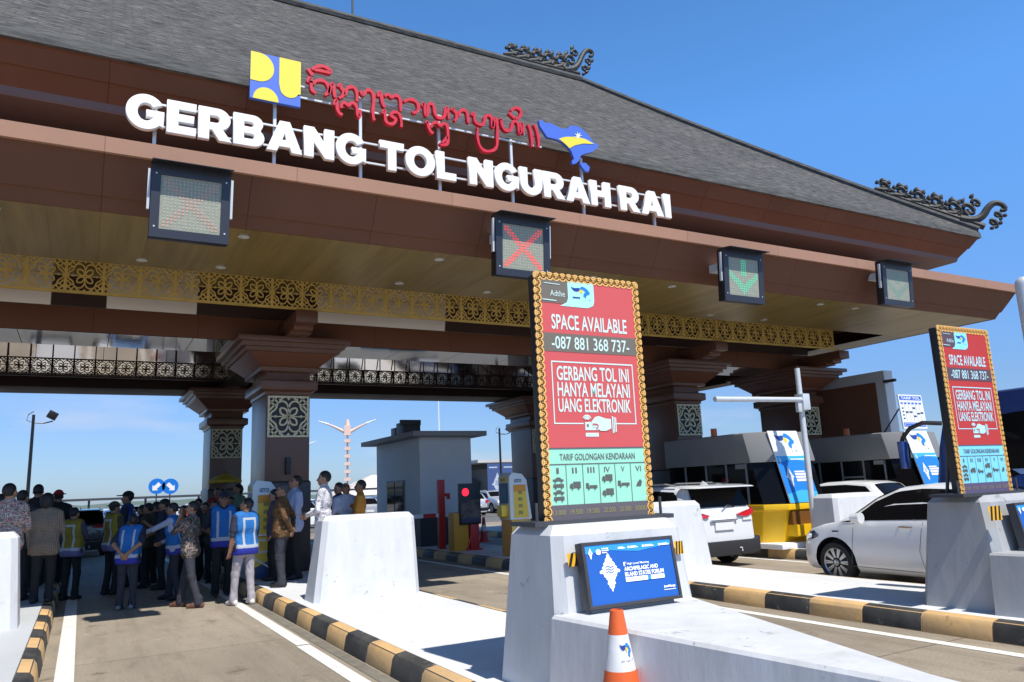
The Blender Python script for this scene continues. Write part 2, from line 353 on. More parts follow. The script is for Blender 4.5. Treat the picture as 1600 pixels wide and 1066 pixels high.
# ------------------------------------------------------------------ setting: ground, road, islands
def struct(o): o['kind'] = 'structure'; return o
g = MB(); g.add([(-900, -300, -.012), (900, -300, -.012), (900, 1500, -.012), (-900, 1500, -.012)], [(0, 1, 2, 3)], road_mat('asphalt', (.17, .165, .155), (.12, .12, .115), (.8, .8, .8)))
struct(g.build('ground'))
g = MB(); g.add([(-30, -8, 0), (45, -8, 0), (45, 36, 0), (-30, 36, 0)], [(0, 1, 2, 3)], road_mat('concrete_road', (.37, .312, .235), (.255, .215, .165), (.80, .77, .74)))
struct(g.build('road'))
ISL = [(-2.45, -.27), (2.57, 4.68), (7.78, 9.86), (12.72, 15.3), (17.45, 20.0)]
IY0, IY1, IZ = 1.0, 28.2, .2
for i, (a, b) in enumerate(ISL):
    k = .17
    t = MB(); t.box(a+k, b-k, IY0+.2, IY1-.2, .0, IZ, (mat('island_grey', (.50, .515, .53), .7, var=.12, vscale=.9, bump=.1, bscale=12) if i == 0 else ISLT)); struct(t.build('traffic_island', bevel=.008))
    for side in (0, 1):
        kb = MB(); xo = a if side == 0 else b; sg = 1 if side == 0 else -1
        y = IY0; q = 0; ph = {1: .36, 2: .70, 0: .3}.get(i, .5); y = IY0-ph if ph else IY0
        while y < IY1:
            y0, y1 = max(y, IY0)+.002, min(y+.722, IY1)-.002
            if y1 > y0:
                m = KTAN if (q+(1 if i == 2 else 0)) % 2 else KBLK
                j = random.uniform(-.004, .004)
                prof = [(xo+sg*j, .0), (xo+sg*(.025+j), .145), (xo+sg*.055, .185+j*.5), (xo+sg*.165, .203), (xo+sg*.168, .0)]
                kb.loft([[Vector((px, yy, pz)) for px, pz in prof] for yy in (y0, y1)], m)
            y += .722; q += 1
        struct(kb.build('kerb', bevel=.006))
ll = MB()
def lane_line(x0, x1, y0=1.0, y1=30.0):
    l = MB(); yy = y0
    l.add([(x0, y0, .004), (x1, y0, .004), (x1, y1, .004), (x0, y1, .004)], [(0, 1, 2, 3)], LINE); struct(l.build('lane_line'))
lane_line(-.14, .03); lane_line(2.21, 2.36, 1, 9.2); lane_line(2.225, 2.375, 9.25, 30)
lane_line(7.33, 7.47); lane_line(4.85, 4.97); lane_line(10.02, 10.15); lane_line(12.35, 12.48); lane_line(15.5, 15.62)
gt = MB()
for x in (2.42,): gt.add([(x, 1, .0045), (x+.13, 1, .0045), (x+.13, 28, .0045), (x, 28, .0045)], [(0, 1, 2, 3)], mat('gutter', (.22, .2, .165), .8, var=.4, vscale=5))
struct(gt.build('gutter'))

# ------------------------------------------------------------------ toll gate
GX0, GX1, GY0, GY1 = -13.5, 21.05, 10.45, 27.0
gate = thing('toll_gate', 'wide brown toll gate with grey shingled hip roof spanning all the lanes', 'toll gate', (3.8, 18.7, 0))
GO = Vector((3.8, 18.7, 0))
def gbuild(mb, name, parent=None, **k):
    p = parent or gate
    o = mb.build(name, None, **k); o.parent = p
    if parent is None: o.location = -GO
    return o
def rect_ring(D, z): return [Vector((GX0+D, GY0+D, z)), Vector((GX1-D, GY0+D, z)), Vector((GX1-D, GY1-D, z)), Vector((GX0+D, GY1-D, z))]
def ring_loft(levels, m):
    mb = MB(); mb.loft([rect_ring(d, z) for d, z in levels], m, False, False); return mb
gbuild(ring_loft([(.06, 6.10), (0, 6.10), (0, 6.31), (2.4, 6.312)], STRIP), 'fascia_board')
gbuild(ring_loft([(.06, 6.10), (.20, 5.86), (.34, 5.625), (.365, 5.625), (.46, 5.455), (.50, 5.455)], BROWN), 'lower_fascia')
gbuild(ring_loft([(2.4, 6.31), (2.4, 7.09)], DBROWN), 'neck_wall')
gbuild(ring_loft([(2.4, 7.09), (.95, 7.09), (.93, 7.12), (.90, 7.20)], mat('soffit_paint', (.15, .11, .11), .45, spec=.3)), 'upper_soffit')
gbuild(ring_loft([(.90, 7.20), (.72, 7.42), (.695, 7.42), (.54, 7.645), (.50, 7.66)], BROWN), 'upper_fascia')
TILE = shingle_mat()
RIDGE = mat('ridge_tile', (.12, .12, .116), .85, var=.65, vscale=3.5, bump=.5, bscale=12, stretch=(.9, .9, 7))
gbuild(ring_loft([(.52, 7.66), (.46, 7.68), (.47, 7.80), (.49, 7.87)], RIDGE), 'eave_edge')
# roof planes with a slight sag
E0 = (GX0+.49, GX1-.49, GY0+.49, GY1-.49, 7.87)
RX0, RX1, RY, RZ = -6.4, 13.5, 18.72, 14.6
def roof_z(s): return E0[4]+(RZ-E0[4])*s-.5*s*(1-s)
rm = bpy.data.meshes.new('roof'); V = []; Fc = []; UV = []
def roof_plane(fl, fr, n=16):
    k = len(V); sl = 0; prev = None
    for i in range(n+1):
        s = i/n; a, b = fl(s), fr(s)
        if prev is not None: sl += ((a+b)/2-prev).length
        prev = (a+b)/2
        V.extend([a, b]); ln = (b-a).length
        UV.append((sl, a, b))
    for i in range(n):
        Fc.append((k+2*i, k+2*i+1, k+2*i+3, k+2*i+2))
uvs = {}
def lerp(a, b, s): return a+(b-a)*s
planes = [
 (lambda s: Vector((lerp(E0[0], RX0, s), lerp(E0[2], RY, s), roof_z(s))), lambda s: Vector((lerp(E0[1], RX1, s), lerp(E0[2], RY, s), roof_z(s))), 0),
 (lambda s: Vector((lerp(E0[1], RX1, s), lerp(E0[2], RY, s), roof_z(s))), lambda s: Vector((lerp(E0[1], RX1, s), lerp(E0[3], RY, s), roof_z(s))), 1),
 (lambda s: Vector((lerp(E0[1], RX1, s), lerp(E0[3], RY, s), roof_z(s))), lambda s: Vector((lerp(E0[0], RX0, s), lerp(E0[3], RY, s), roof_z(s))), 0),
 (lambda s: Vector((lerp(E0[0], RX0, s), lerp(E0[3], RY, s), roof_z(s))), lambda s: Vector((lerp(E0[0], RX0, s), lerp(E0[2], RY, s), roof_z(s))), 1)]
ax = []
for fl, fr, a in planes:
    k = len(V); roof_plane(fl, fr); ax += [a]*(len(V)-k)
rm.from_pydata(V, [], Fc); rm.materials.append(TILE)
ul = rm.uv_layers.new(name='UVMap')
for lp in rm.loops:
    p = V[lp.vertex_index]; sl = UV[lp.vertex_index//2][0]
    ul.data[lp.index].uv = ((p.x if ax[lp.vertex_index] == 0 else p.y), sl)
ro = link('roof', rm, gate, -GO)
rc = MB()
for P in (lambda s: planes[0][1](s), lambda s: planes[0][0](s), lambda s: planes[2][0](s), lambda s: planes[2][1](s)):
    rc.tube([P(i/14)+Vector((0, 0, .05)) for i in range(15)], .10, RIDGE, 8)
rc.tube([Vector((RX0, RY, RZ+.06)), Vector((RX1, RY, RZ+.06))], .12, RIDGE, 8)
o = rc.build('ridge_cap', None, smooth=True); o.parent = ro
# carved hip ornaments
def ornament(name, P0, P1, hgt, lbl):
    """openwork scroll crest standing on the line P0-P1, tail curling up at P1"""
    P0 = Vector(P0); P1 = Vector(P1); hgt *= 1.12; d = (P1-P0); L = d.length; d.normalize(); up = Vector((0, 0, 1)); side = d.cross(up).normalized()
    m = mat('carved_stone', (.055, .052, .05), .55, var=.4, vscale=14, rgb2=(.022, .021, .021), bump=.6, bscale=40)
    b = MB()
    def F(a, c): return P0+d*a+up*c
    def curl(a, c, r, turns, a0, w, sgn=1):
        n = 18; pts = []; rs = []
        for i in range(n+1):
            t = i/n; rr = r*(1-.72*t); th = R(a0)+sgn*turns*2*math.pi*t
            pts.append(F(a+rr*math.cos(th), c+rr*math.sin(th))); rs.append(1.3*w*(1-.35*t))
        b.tube(pts, rs, m, 6)
    def leaf(a, c, h, w, lean):
        n = 7; pts = [F(a+lean*h*(i/n)**1.6, c+h*i/n) for i in range(n+1)]
        b.tube(pts, [1.25*w*max(.12, math.sin(math.pi*min(.98, .25+.75*i/n))) for i in range(n+1)], m, 6)
    b.tube([F(0, .05), F(L*.5, .05), F(L*.97, .06)], [.05, .07, .09], m, 6)
    N = 5; st = L*.155
    for i in range(N):
        a = L*.02+st*i; h = hgt*(.36+.035*i)
        # S-scroll rising from the base, curling forward, crowned with two pointed leaves
        b.tube([F(a-.06, .06), F(a+st*.18, .05+h*.10), F(a+st*.55, .05+h*.22), F(a+st*.80, .05+h*.45)], [.05, .075, .07, .05], m, 7)
        curl(a+st*.52, .08+h*.46, h*.40, 1.25, -60, .056, 1)
        curl(a+st*.98, .06+h*.22, h*.24, 1.1, 200, .045, -1)
        leaf(a+st*.40, .08+h*.74, h*.42, .060, .30); leaf(a+st*.78, .08+h*.70, h*.46, .062, .42); leaf(a+st*.10, .08+h*.45, h*.36, .052, .1)
        b.tube([F(a+st*.34, .10+h*.85), F(a+st*.55, .10+h*.92), F(a+st*.86, .08+h*.80)], [.035, .05, .04], m, 6)
    # big tail: thick stem sweeping up and hooking over
    stem = [(.76, .05), (.84, .10), (.92, .22), (.98, .42), (1.02, .66), (1.07, .86), (1.12, .95), (1.165, .93), (1.18, .84), (1.16, .76), (1.13, .75)]
    pts = smoothpts([(L*p, hgt*q) for p, q in stem], 2); n = len(pts)
    b.tube([F(*p) for p in pts], [.12*(1-.62*i/n) for i in range(n)], m, 8)
    curl(L*.86, hgt*.42, hgt*.20, 1.2, 250, .055, -1); curl(L*.93, hgt*.70, hgt*.13, 1.1, 230, .045, -1); curl(L*1.05, hgt*.28, hgt*.12, 1.1, -70, .045, 1); curl(L*1.10, hgt*.56, hgt*.11, 1.1, -70, .04, 1)
    for p, q, ln in ((.80, .55, .2), (.89, .80, .18), (1.11, .30, .14), (1.16, .58, .13), (1.03, .06, .12)): leaf(L*p, hgt*q, hgt*ln, .05, .5)
    o = b.build(name, None, smooth=True); o.parent = gate; o.location = -GO; o['label'] = lbl
    return o
hp = lambda s: planes[0][1](s)+Vector((0, 0, .13))
ornament('roof_ornament', hp(.225), hp(-.022), .86, 'black carved scroll crest at the low end of the hip')
ornament('roof_ornament', Vector((RX1-2.85, RY, RZ+.17)), Vector((RX1+.02, RY, RZ+.17)), .98, 'black carved scroll crest at the end of the ridge')
hq = lambda s: planes[0][0](s)+Vector((0, 0, .13))
rod = MB(); rp = at(551, 36, RY); rod.tube([rp, rp+Vector((0, 0, 3.2))], .03, DGREY, 6); gbuild(rod, 'lightning_rod')
# soffit and mirror ceiling
SOF = mat('olive_soffit', (.27, .19, .058), .30, var=.30, vscale=1.2, rgb2=(.175, .122, .038), stretch=(5, .35, 1)); add_seams(SOF, 'X', .62, .010, .55)
MIR = mat('mirror_ceiling', (.58, .54, .51), .06, .95, bump=.16, bscale=.55)
sf = MB(); zc = 5.462; zm = 5.32
sf.add([(GX0+.48, GY0+.48, zc), (GX1-.48, GY0+.48, zc), (GX1-.48, 13.4, zc), (GX0+.48, 13.4, zc)], [(0, 1, 2, 3)], SOF)
sf.add([(19.55, 13.4, zc), (GX1-.48, 13.4, zc), (GX1-.48, GY1-.48, zc), (19.55, GY1-.48, zc)], [(0, 1, 2, 3)], mat('pale_soffit', (.17, .15, .11), .35, var=.15, vscale=2, stretch=(.5, 3, 1)))
sf.add([(GX0+.48, 25.2, zc), (19.55, 25.2, zc), (19.55, GY1-.48, zc), (GX0+.48, GY1-.48, zc)], [(0, 1, 2, 3)], SOF)
sf.add([(GX0+.48, 13.4, zc), (17.55, 13.4, zc), (17.55, 13.4, 5.9), (GX0+.48, 13.4, 5.9)], [(0, 1, 2, 3)], SOF)
sf.add([(GX0+.48, 13.4, 5.9), (19.5, 13.4, 5.9), (19.5, 25.2, 5.9), (GX0+.48, 25.2, 5.9)], [(0, 1, 2, 3)], SOF)
sf.add([(17.55, 13.4, 5.9), (17.55, 13.4, zc), (19.5, 13.4, zc), (19.5, 13.4, 5.9)], [(0, 1, 2, 3)], SOF)
gbuild(sf, 'soffit', fixn=False)
MIR = mat('mirror_ceiling', (.72, .70, .69), .10, .95, bump=.16, bscale=1.3)
SATIN = mat('satin_panel', (.66, .58, .50), .30, .9)
xs = [GX0+.48+i*(19.5-GX0-.48)/22 for i in range(23)]
for row in ((15.90, 5.89, 16.012, zm, -99, 99), (16.05, 4.838, 17.45, 4.838, -99, 99), (21.80, 5.89, 21.93, 5.325, -6, 13.7)):
    sf = MB(); front = row[0] == 15.90
    for a, b in ([(-13, -.7), (-.7, .2), (.2, 1.8), (1.8, 4.2), (4.2, 7.2), (7.2, 19.5)] if front else list(zip(xs, xs[1:]))):
        if a > row[4] and b < row[5]: sf.add([(a+.006, row[0], row[1]), (b-.006, row[0], row[1]), (b-.006, row[2], row[3]), (a+.006, row[2], row[3])], [(0, 1, 2, 3)], MIR if not front else (SATIN if a in (-13, .2, 4.2) else DBROWN))  # front row: dark stretches of the reflection are painted as plain brown panels
    gbuild(sf, 'mirror_panel', fixn=False)
DL = mat('downlight', (.5, .49, .45), .4)
for x, y in ((1.87, 11.25), (.62, 12.98), (1.8, 12.96), (4.99, 11.25), (4.9, 12.88), (6.72, 12.9), (8.1, 11.25), (10.0, 11.25), (9.8, 12.9), (12.65, 13.0), (14.4, 13.0), (14.38, 11.3), (15.57, 11.3), (-1.2, 11.25)):
    d = MB(); d.cyl((x, y), .085, .075, zc-.022, zc+.004, DL, 16); d.cyl((x, y), .055, .055, zc-.026, zc-.02, mat('lamp_glass', (.55, .55, .52), .2), 12)
    gbuild(d, 'ceiling_light')
# lattice ornament unit (0..1 square)
def flower(mb, F, w, th, m, s=1.0):
    for k in range(4):
        a = 45+90*k; c, sn = math.cos(R(a)), math.sin(R(a))
        def rt(p, q): return (.5+p*c-q*sn, .5+p*sn+q*c)
        pet = [rt(p, q) for p, q in [(.025, 0), (.09, .055), (.17, .08), (.24, .055), (.285, 0), (.24, -.055), (.17, -.08), (.09, -.055), (.025, 0)]]
        mb.ribbon(smoothpts(pet, 1), w, th, F, m)
    for sx in (-1, 1):
        for sy in (-1, 1):
            def q2(pts): return [(.5+sx*x, .5+sy*y) for x, y in pts]
            mb.ribbon(smoothpts(q2([(0, .20), (.035, .31), (.11, .375), (.21, .37), (.285, .30), (.295, .21), (.34, .15), (.42, .10), (.445, 0)]), 1), w, th, F, m)
            mb.ribbon(smoothpts(q2([(.12, .50), (.15, .435), (.23, .40)]), 1), w, th, F, m); mb.ribbon(smoothpts(q2([(.50, .15), (.435, .17), (.385, .24), (.30, .29)]), 1), w, th, F, m)
            mb.ribbon(q2([(.27, .50), (.385, .385), (.50, .27)]), w, th, F, m); mb.ribbon(q2([(.255, .335), (.385, .47)]), w*.9, th, F, m); mb.ribbon(q2([(.335, .265), (.47, .385)]), w*.9, th, F, m)
        mb.ribbon([(.5+sx*.06, .5), (.5+sx*.44, .5)], w*.55, th, F, m); mb.ribbon([(.5+sx*.27, .5), (.5+sx*.31, .5+.001), (.5+sx*.35, .5)], [.01, w*1.7, .01], th*1.05, F, m)
        mb.ribbon([(.5, .5+sx*.05), (.5, .5+sx*.21)], w, th, F, m); mb.ribbon([(.5, .5+sx*.40), (.5, .5+sx*.44), (.5, .5+sx*.475)], [.01, w*1.7, .01], th*1.05, F, m)
def lattice_mesh(sx, sz, m, w, th, border=True):
    b = MB(); F = lambda a, c, q: Vector((a*sx, -q, c*sz))
    flower(b, F, w, th, m)
    if border:
        for p in ([(.0, .02), (1, .02)], [(0, .98), (1, .98)], [(.02, 0), (.02, 1)], [(.98, 0), (.98, 1)]):
            b.ribbon([(p[0][0], p[0][1]), (p[1][0], p[1][1])], .045, th*1.1, F, m)
    return b
# NB widths are in unit-square units before scaling
LU = .57
b = lattice_mesh(LU, .57, GOLD, .040, .02)
lat0 = b.build('lattice_panel', gate); lat0.location = Vector((-9.0, 14.6, 5.245))-GO
x = -9.0+LU
while x < 18.75:
    c = lat0.copy(); COL.objects.link(c); c.location = Vector((x, 14.6, 5.245))-GO; x += LU
rl = MB(); rl.box(-9, 19.1, 14.575, 14.63, 5.225, 5.268, GOLD); rl.box(-9, 19.1, 14.575, 14.63, 5.80, 5.84, GOLD); gbuild(rl, 'lattice_rail')
b = lattice_mesh(.47, .40, DBROWN, .028, .02)
lb0 = b.build('lattice_panel', gate); lb0.location = Vector((-6, 21.9, 4.90))-GO; lb0['label'] = 'dark lattice panel on beige board'
x = -6+.47
while x < 13.3:
    c = lb0.copy(); COL.objects.link(c); c.location = Vector((x, 21.9, 4.90))-GO; x += .47
x = -6
while x < 13.5: bb_ = MB(); bb_.box(x-.012, x+.012, 21.76, 21.79, 5.3, 5.88, DBROWN); gbuild(bb_, 'frieze_bar'); x += .47
bb = MB(); bb.add([(-6, 22.03, 4.885), (13.6, 22.03, 4.885), (13.6, 21.93, 5.315), (-6, 21.93, 5.315)], [(0, 1, 2, 3)], mat('polished_board', (.86, .80, .70), .16, .95)); bb.box(-6, 13.6, 21.90, 22.05, 4.86, 4.884, DBROWN); gbuild(bb, 'frieze_board')
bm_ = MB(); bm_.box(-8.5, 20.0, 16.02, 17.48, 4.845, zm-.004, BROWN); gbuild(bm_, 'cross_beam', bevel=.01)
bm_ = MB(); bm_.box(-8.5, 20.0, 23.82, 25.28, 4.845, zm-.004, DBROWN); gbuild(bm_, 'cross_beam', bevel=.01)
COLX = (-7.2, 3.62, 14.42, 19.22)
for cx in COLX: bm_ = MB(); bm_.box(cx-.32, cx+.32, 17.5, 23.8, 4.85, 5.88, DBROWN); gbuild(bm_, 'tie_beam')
# columns
COLM = mat('column_panel', (.145, .066, .042), .28, var=.1, vscale=1.5, spec=.5)
def sq_ring(hx, hy, z): return [Vector((-hx, -hy, z)), Vector((hx, -hy, z)), Vector((hx, hy, z)), Vector((-hx, hy, z))]
def column():
    s = MB(); hx, hy = .445, .75
    s.loft([sq_ring(hx, hy, .2), sq_ring(hx, hy, 4.84)], COLM); shaft = s.build('column', gate, bevel=.008)
    p = MB(); p.loft([sq_ring(hx+.03, hy+.03, .19), sq_ring(hx+.03, hy+.03, 1.95), sq_ring(hx+.005, hy+.005, 1.99)], mat('plinth_stone', (.055, .042, .04), .35, var=.3, vscale=3)); p.build('plinth', shaft, bevel=.006)
    c = MB()
    L = lambda d, z: sq_ring(hx+d, hy+d, z)
    c.loft([L(.03, 3.74), L(.03, 3.80), L(.13, 3.84), L(.13, 4.02), L(.02, 4.05)], COLM)
    c.loft([L(.02, 4.20), L(.14, 4.22), L(.14, 4.30), L(.16, 4.30)], COLM)
    c.loft([L(.14, 4.30), L(.44, 4.56)], RUST)
    c.loft([L(.50, 4.56), L(.50, 4.64), L(.58, 4.645), L(.58, 4.73), L(.68, 4.735), L(.68, 4.838), L(.5, 4.84)], COLM)
    c.build('capital', shaft, bevel=.006)
    k = MB()
    k.box(-.21, .21, -2.25, -.6, 4.972, 5.20, COLM); k.box(-.19, .19, -1.98, -.6, 4.882, 4.970, RUST); k.box(-.21, .21, -1.75, -.6, 4.842, 4.880, COLM)
    k.build('bracket', shaft, bevel=.006)
    lp = lattice_mesh(.83, .84, CREAM, .043, .025); q = lp.build('lattice_panel', shaft); q.location = (-.415, -.775, 2.87)
    bk = MB(); bk.box(-.40, .40, -.765, -.745, 2.89, 3.69, BLACK); bk.build('lattice_backing', shaft)
    w = MB(); w.box(-.045, .045, -.86, -.75, 2.12, 2.46, BLACK); w.build('wall_lamp', shaft, bevel=.01)
    return shaft
c0 = column(); first = True
for cx in COLX:
    for cy in (16.75, 24.55):
        c = c0 if first else copy_tree(c0, gate)
        first = False; c.location = Vector((cx, cy, 0))-GO

# ------------------------------------------------------------------ gate name sign
SY = 10.62
sign = thing('name_sign', 'raised white letters reading GERBANG TOL NGURAH RAI on the gate edge, with red script above', 'sign', (4.8, SY, 6.31))
SOo = Vector((4.8, SY, 6.31))
def sbuild(mb, name, **k):
    o = mb.build(name, None, **k); o.parent = sign; o.location = -SOo; return o
def glyph(ch):
    t = .275; O = []; H = []
    if ch == 'G':
        O = [arc(.49, .5, .49, .53, 33, 318, 30)+[(.955, .10), (.955, .565), (.52, .565), (.52, .37), (.70, .37), (.70, .285)]+arc(.50, .5, .225, .285, -40, -322, 24)]; w = .97
    elif ch == 'E': O = [[(0, 0), (.76, 0), (.76, .235), (.285, .235), (.285, .385), (.70, .385), (.70, .605), (.285, .605), (.285, .765), (.75, .765), (.75, 1), (0, 1)]]; w = .76
    elif ch == 'R':
        O = [[(0, 0), (.285, 0), (.285, .31), (.37, .31), (.57, 0), (.90, 0), (.65, .36)]+arc(.52, .66, .34, .34, -52, 90, 14)+[(0, 1)]]
        H = [[(.285, .53), (.285, .775)]+arc(.47, .6525, .11, .1225, 90, -90, 10)]; w = .89
    elif ch == 'B':
        O = [[(0, 0), (.52, 0)]+arc(.56, .285, .31, .285, -90, 52, 12)+arc(.54, .745, .285, .255, -36, 90, 12)+[(0, 1)]]
        H = [[(.28, .215), (.28, .405)]+arc(.5, .31, .10, .095, 90, -90, 8), [(.28, .605), (.28, .785)]+arc(.48, .695, .095, .09, 90, -90, 8)]; w = .88
    elif ch == 'A':
        O = [[(0, 0), (.295, 0), (.355, .165), (.685, .165), (.745, 0), (1.045, 0), (.665, 1), (.38, 1)]]; H = [[(.43, .375), (.52, .645), (.61, .375)]]; w = 1.045
    elif ch == 'N': O = [[(0, 0), (.28, 0), (.28, .53), (.64, 0), (.92, 0), (.92, 1), (.64, 1), (.64, .48), (.29, 1), (0, 1)]]; w = .92
    elif ch == 'T': O = [[(.27, 0), (.555, 0), (.555, .755), (.825, .755), (.825, 1), (0, 1), (0, .755), (.27, .755)]]; w = .825
    elif ch == 'O': O = [arc(.53, .5, .53, .53, 0, 360, 40)[:-1]]; H = [arc(.53, .5, .245, .28, 360, 0, 32)[:-1]]; w = 1.06
    elif ch == 'L': O = [[(0, 0), (.72, 0), (.72, .245), (.285, .245), (.285, 1), (0, 1)]]; w = .72
    elif ch == 'U': O = [[(0, 1)]+[(0, .42)]+arc(.45, .40, .45, .43, 180, 360, 20)+[(.90, 1), (.615, 1)]+arc(.45, .41, .165, .18, 360, 180, 14)+[(.285, 1)]]; w = .90
    elif ch == 'H': O = [[(0, 0), (.285, 0), (.285, .38), (.625, .38), (.625, 0), (.91, 0), (.91, 1), (.625, 1), (.625, .62), (.285, .62), (.285, 1), (0, 1)]]; w = .91
    elif ch == 'I': O = [[(0, 0), (.285, 0), (.285, 1), (0, 1)]]; w = .285
    return O, H, w
LETM = mat('white_letter', (.84, .84, .84), .5)
def letter_obj(ch, x, z, sx, sz):
    O, H, w = glyph(ch)
    cu = bpy.data.curves.new('letter', 'CURVE'); cu.dimensions = '2D'; cu.fill_mode = 'BOTH'; cu.extrude = .032; cu.bevel_depth = .007; cu.bevel_resolution = 1
    for poly in O+H:
        sp = cu.splines.new('POLY'); sp.points.add(len(poly)-1); sp.use_cyclic_u = True
        for p, (a, b) in zip(sp.points, poly): p.co = (a*sx, b*sz, 0, 1)
    o = bpy.data.objects.new('letter', cu); COL.objects.link(o)
    me = bpy.data.meshes.new_from_object(o.evaluated_get(bpy.context.evaluated_depsgraph_get())); bpy.data.objects.remove(o); bpy.data.curves.remove(cu)
    me.materials.clear(); me.materials.append(LETM); me.name = 'letter'
    o = link('letter', me, sign); o.rotation_euler = (R(90), 0, 0); o.location = Vector((x, SY-.02, z))-SOo
    o['label'] = 'white letter %s' % ch
for word, xa, xb in (('GERBANG', .225, 3.512), ('TOL', 3.738, 5.02), ('NGURAH', 5.265, 8.11), ('RAI', 8.325, 9.52)):
    gap = .075; ws = [glyph(c)[2] for c in word]; tot = sum(ws)+gap*(len(word)-1); k = (xb-xa)/tot; x = xa
    for c, w in zip(word, ws): letter_obj(c, x, 6.572, k, .465); x += (w+gap)*k
fr = MB()
for z in (6.66, 6.98): fr.box(.35, 9.45, SY+.04, SY+.07, z, z+.028, STEEL)
for u in (240, 430, 566, 690, 803, 912, 1020):
    p = at(u, 250, SY); hz = {240: 7.0, 430: 7.42, 566: 7.78, 690: 7.75, 803: 7.58, 912: 7.5, 1020: 7.02}[u]
    fr.box(p.x-.022, p.x+.022, SY+.075, SY+.12, 6.31, hz, STEEL)
for z in (7.52, 7.70): fr.box(2.45, 6.75, SY+.04, SY+.07, z, z+.025, STEEL)
sbuild(fr, 'sign_frame')
# red script, traced stroke by stroke on the sign plane
A1 = [[(140,95),(180,62),(240,45),(310,55),(360,88),(392,130),(330,130),(240,105),(170,102)],[(80,80),(110,125),(148,170)],[(85,262),(85,218),(118,202),(130,238),(105,262)],[(128,245),(125,330),(145,375),(188,402)],[(150,285),(190,240),(260,230),(330,268),(362,330),(352,392),(305,432)],[(360,410),(392,270),(418,290),(425,390),(440,460)],
 [(482,322),(492,288),(520,300),(520,338),(548,360),(553,420),(530,452),(488,465)],[(572,430),(592,340),(640,318),(700,332),(728,390),(726,510)],[(430,560),(430,512),(460,492),(466,560),(472,630),(500,672),(540,688)],[(522,600),(522,540),(570,520),(608,575),(640,535),(690,530),(728,590),(735,680),(750,722),(768,700),(770,620)],
 [(772,372),(800,440),(830,400),(850,362),(900,362),(943,410),(948,500),(935,620),(940,720),(955,762)],[(1010,450),(1005,402),(1035,388),(1050,430),(1052,500),(1070,560),(1100,588)],[(1088,440),(1140,412),(1180,462),(1220,430),(1270,442),(1300,500),(1300,640)],[(1062,672),(1072,622),(1095,632),(1095,720),(1112,788),(1170,812),(1220,798),(1240,745),(1200,720),(1168,690),(1190,655),(1240,648),(1288,680),(1310,760),(1310,848)],
 [(1340,512),(1400,484),(1470,488),(1528,540),(1538,610),(1500,662),(1450,650)]]
A2 = [[(140,140),(150,92),(165,120),(170,230),(190,250),(205,230),(205,120),(240,102),(275,130),(285,220),(310,268),(370,283),(408,260),(415,150),(440,150),(450,290)],[(180,342),(200,310),(215,390),(235,440),(270,460)],[(240,390),(260,342),(310,322),(350,378),(380,342),(430,352),(443,430),(443,590),(390,598),(350,585),(400,550),(435,500)],
 [(485,190),(500,158),(520,200),(545,220),(548,280),(520,313)],[(570,260),(585,192),(630,178),(673,210),(685,340)],[(730,250),(730,212),(755,222),(755,300),(790,348),(840,363),(873,340),(880,270),(910,242),(950,252),(968,300),(970,390),(984,385),(990,270),(1022,290),(1030,380),(1030,560),(1020,638),(960,672),(880,672),(822,620),(792,520),(795,392)],
 [(1065,300),(1076,282),(1082,360),(1110,418),(1160,433),(1200,408),(1210,320),(1250,312),(1280,350),(1290,460),(1308,460),(1310,330),(1330,342),(1340,468)],[(1168,212),(1200,250),(1238,278)],[(1190,192),(1240,150),(1298,168),(1318,220),(1290,272),(1250,288)],[(1395,352),(1420,420),(1440,520),(1440,618)],[(1465,352),(1495,420),(1520,520),(1520,628)]]
REDL = mat('red_letter', (.62, .022, .04), .4)
sc_ = MB(); XF = lambda a, b, q: Vector((a, SY-.05+.07-q, b))
for strokes, f in ((A1, lambda c: (470+c[0]/8.42, 100+c[1]/8.42)), (A2, lambda c: (640+c[0]/7.62, 150+c[1]/7.62))):
    for st in strokes:
        pts = [at(*f(c), SY) for c in st]; pts = smoothpts([(p.x, p.z) for p in pts], 2); n = len(pts)
        ws = [.052*(.62+.38*math.sin(math.pi*min(1, max(0, i/(n-1))))**.5+.12*math.sin(i*.9)) for i in range(n)]
        sc_.ribbon(pts, ws, .075, XF, REDL)
sbuild(sc_, 'script_lettering')
# ministry panel and island emblem
LBLUE = mat('panel_blue', (.075, .16, .62), .4); LYEL = mat('panel_yellow', (.86, .70, .06), .4)
tl = at(391, 84, SY); tr = at(469, 98, SY); bl = at(389, 154, SY)
pm = MB(); x0, x1 = tl.x, tr.x; z1, z0 = (tl.z+tr.z)/2, bl.z
pm.box(x0, x1, SY-.045, SY+.02, z0, z1, LBLUE)
PF = lambda a, b, q: Vector((lerp(x0, x1, a), SY-.047-q, lerp(z0, z1, b)))
pm.poly([(0, 1), (.17, 1)]+arc(.17, .69, .29, .31, 80, -90, 16)+[(0, .385)], PF, .004, LYEL)
pm.poly([(.565, 1), (1, 1), (1, .27), (.95, .27)]+arc(.775, .33, .19, .175, -20, -175, 14)+[(.565, .42)], PF, .004, LYEL)
pm.poly(arc(.31, .0, .25, .27, 180, 0, 16), PF, .004, LYEL)
sbuild(pm, 'logo_panel')
isl = [(960,375),(985,365),(1010,395),(1050,390),(1100,415),(1150,440),(1200,440),(1215,420),(1270,415),(1320,440),(1370,490),(1410,545),(1460,580),(1450,600),(1400,635),(1340,650),(1310,665),(1300,700),(1270,730),(1240,735),(1235,710),(1255,690),(1230,625),(1200,590),(1160,555),(1110,530),(1030,510),(970,420)]
isl2 = [(1300,725),(1350,725),(1385,760),(1375,800),(1345,790),(1320,760)]
swath = [(1125,525),(1180,510),(1280,510),(1350,530),(1420,570),(1330,565),(1260,580),(1215,605),(1180,570)]
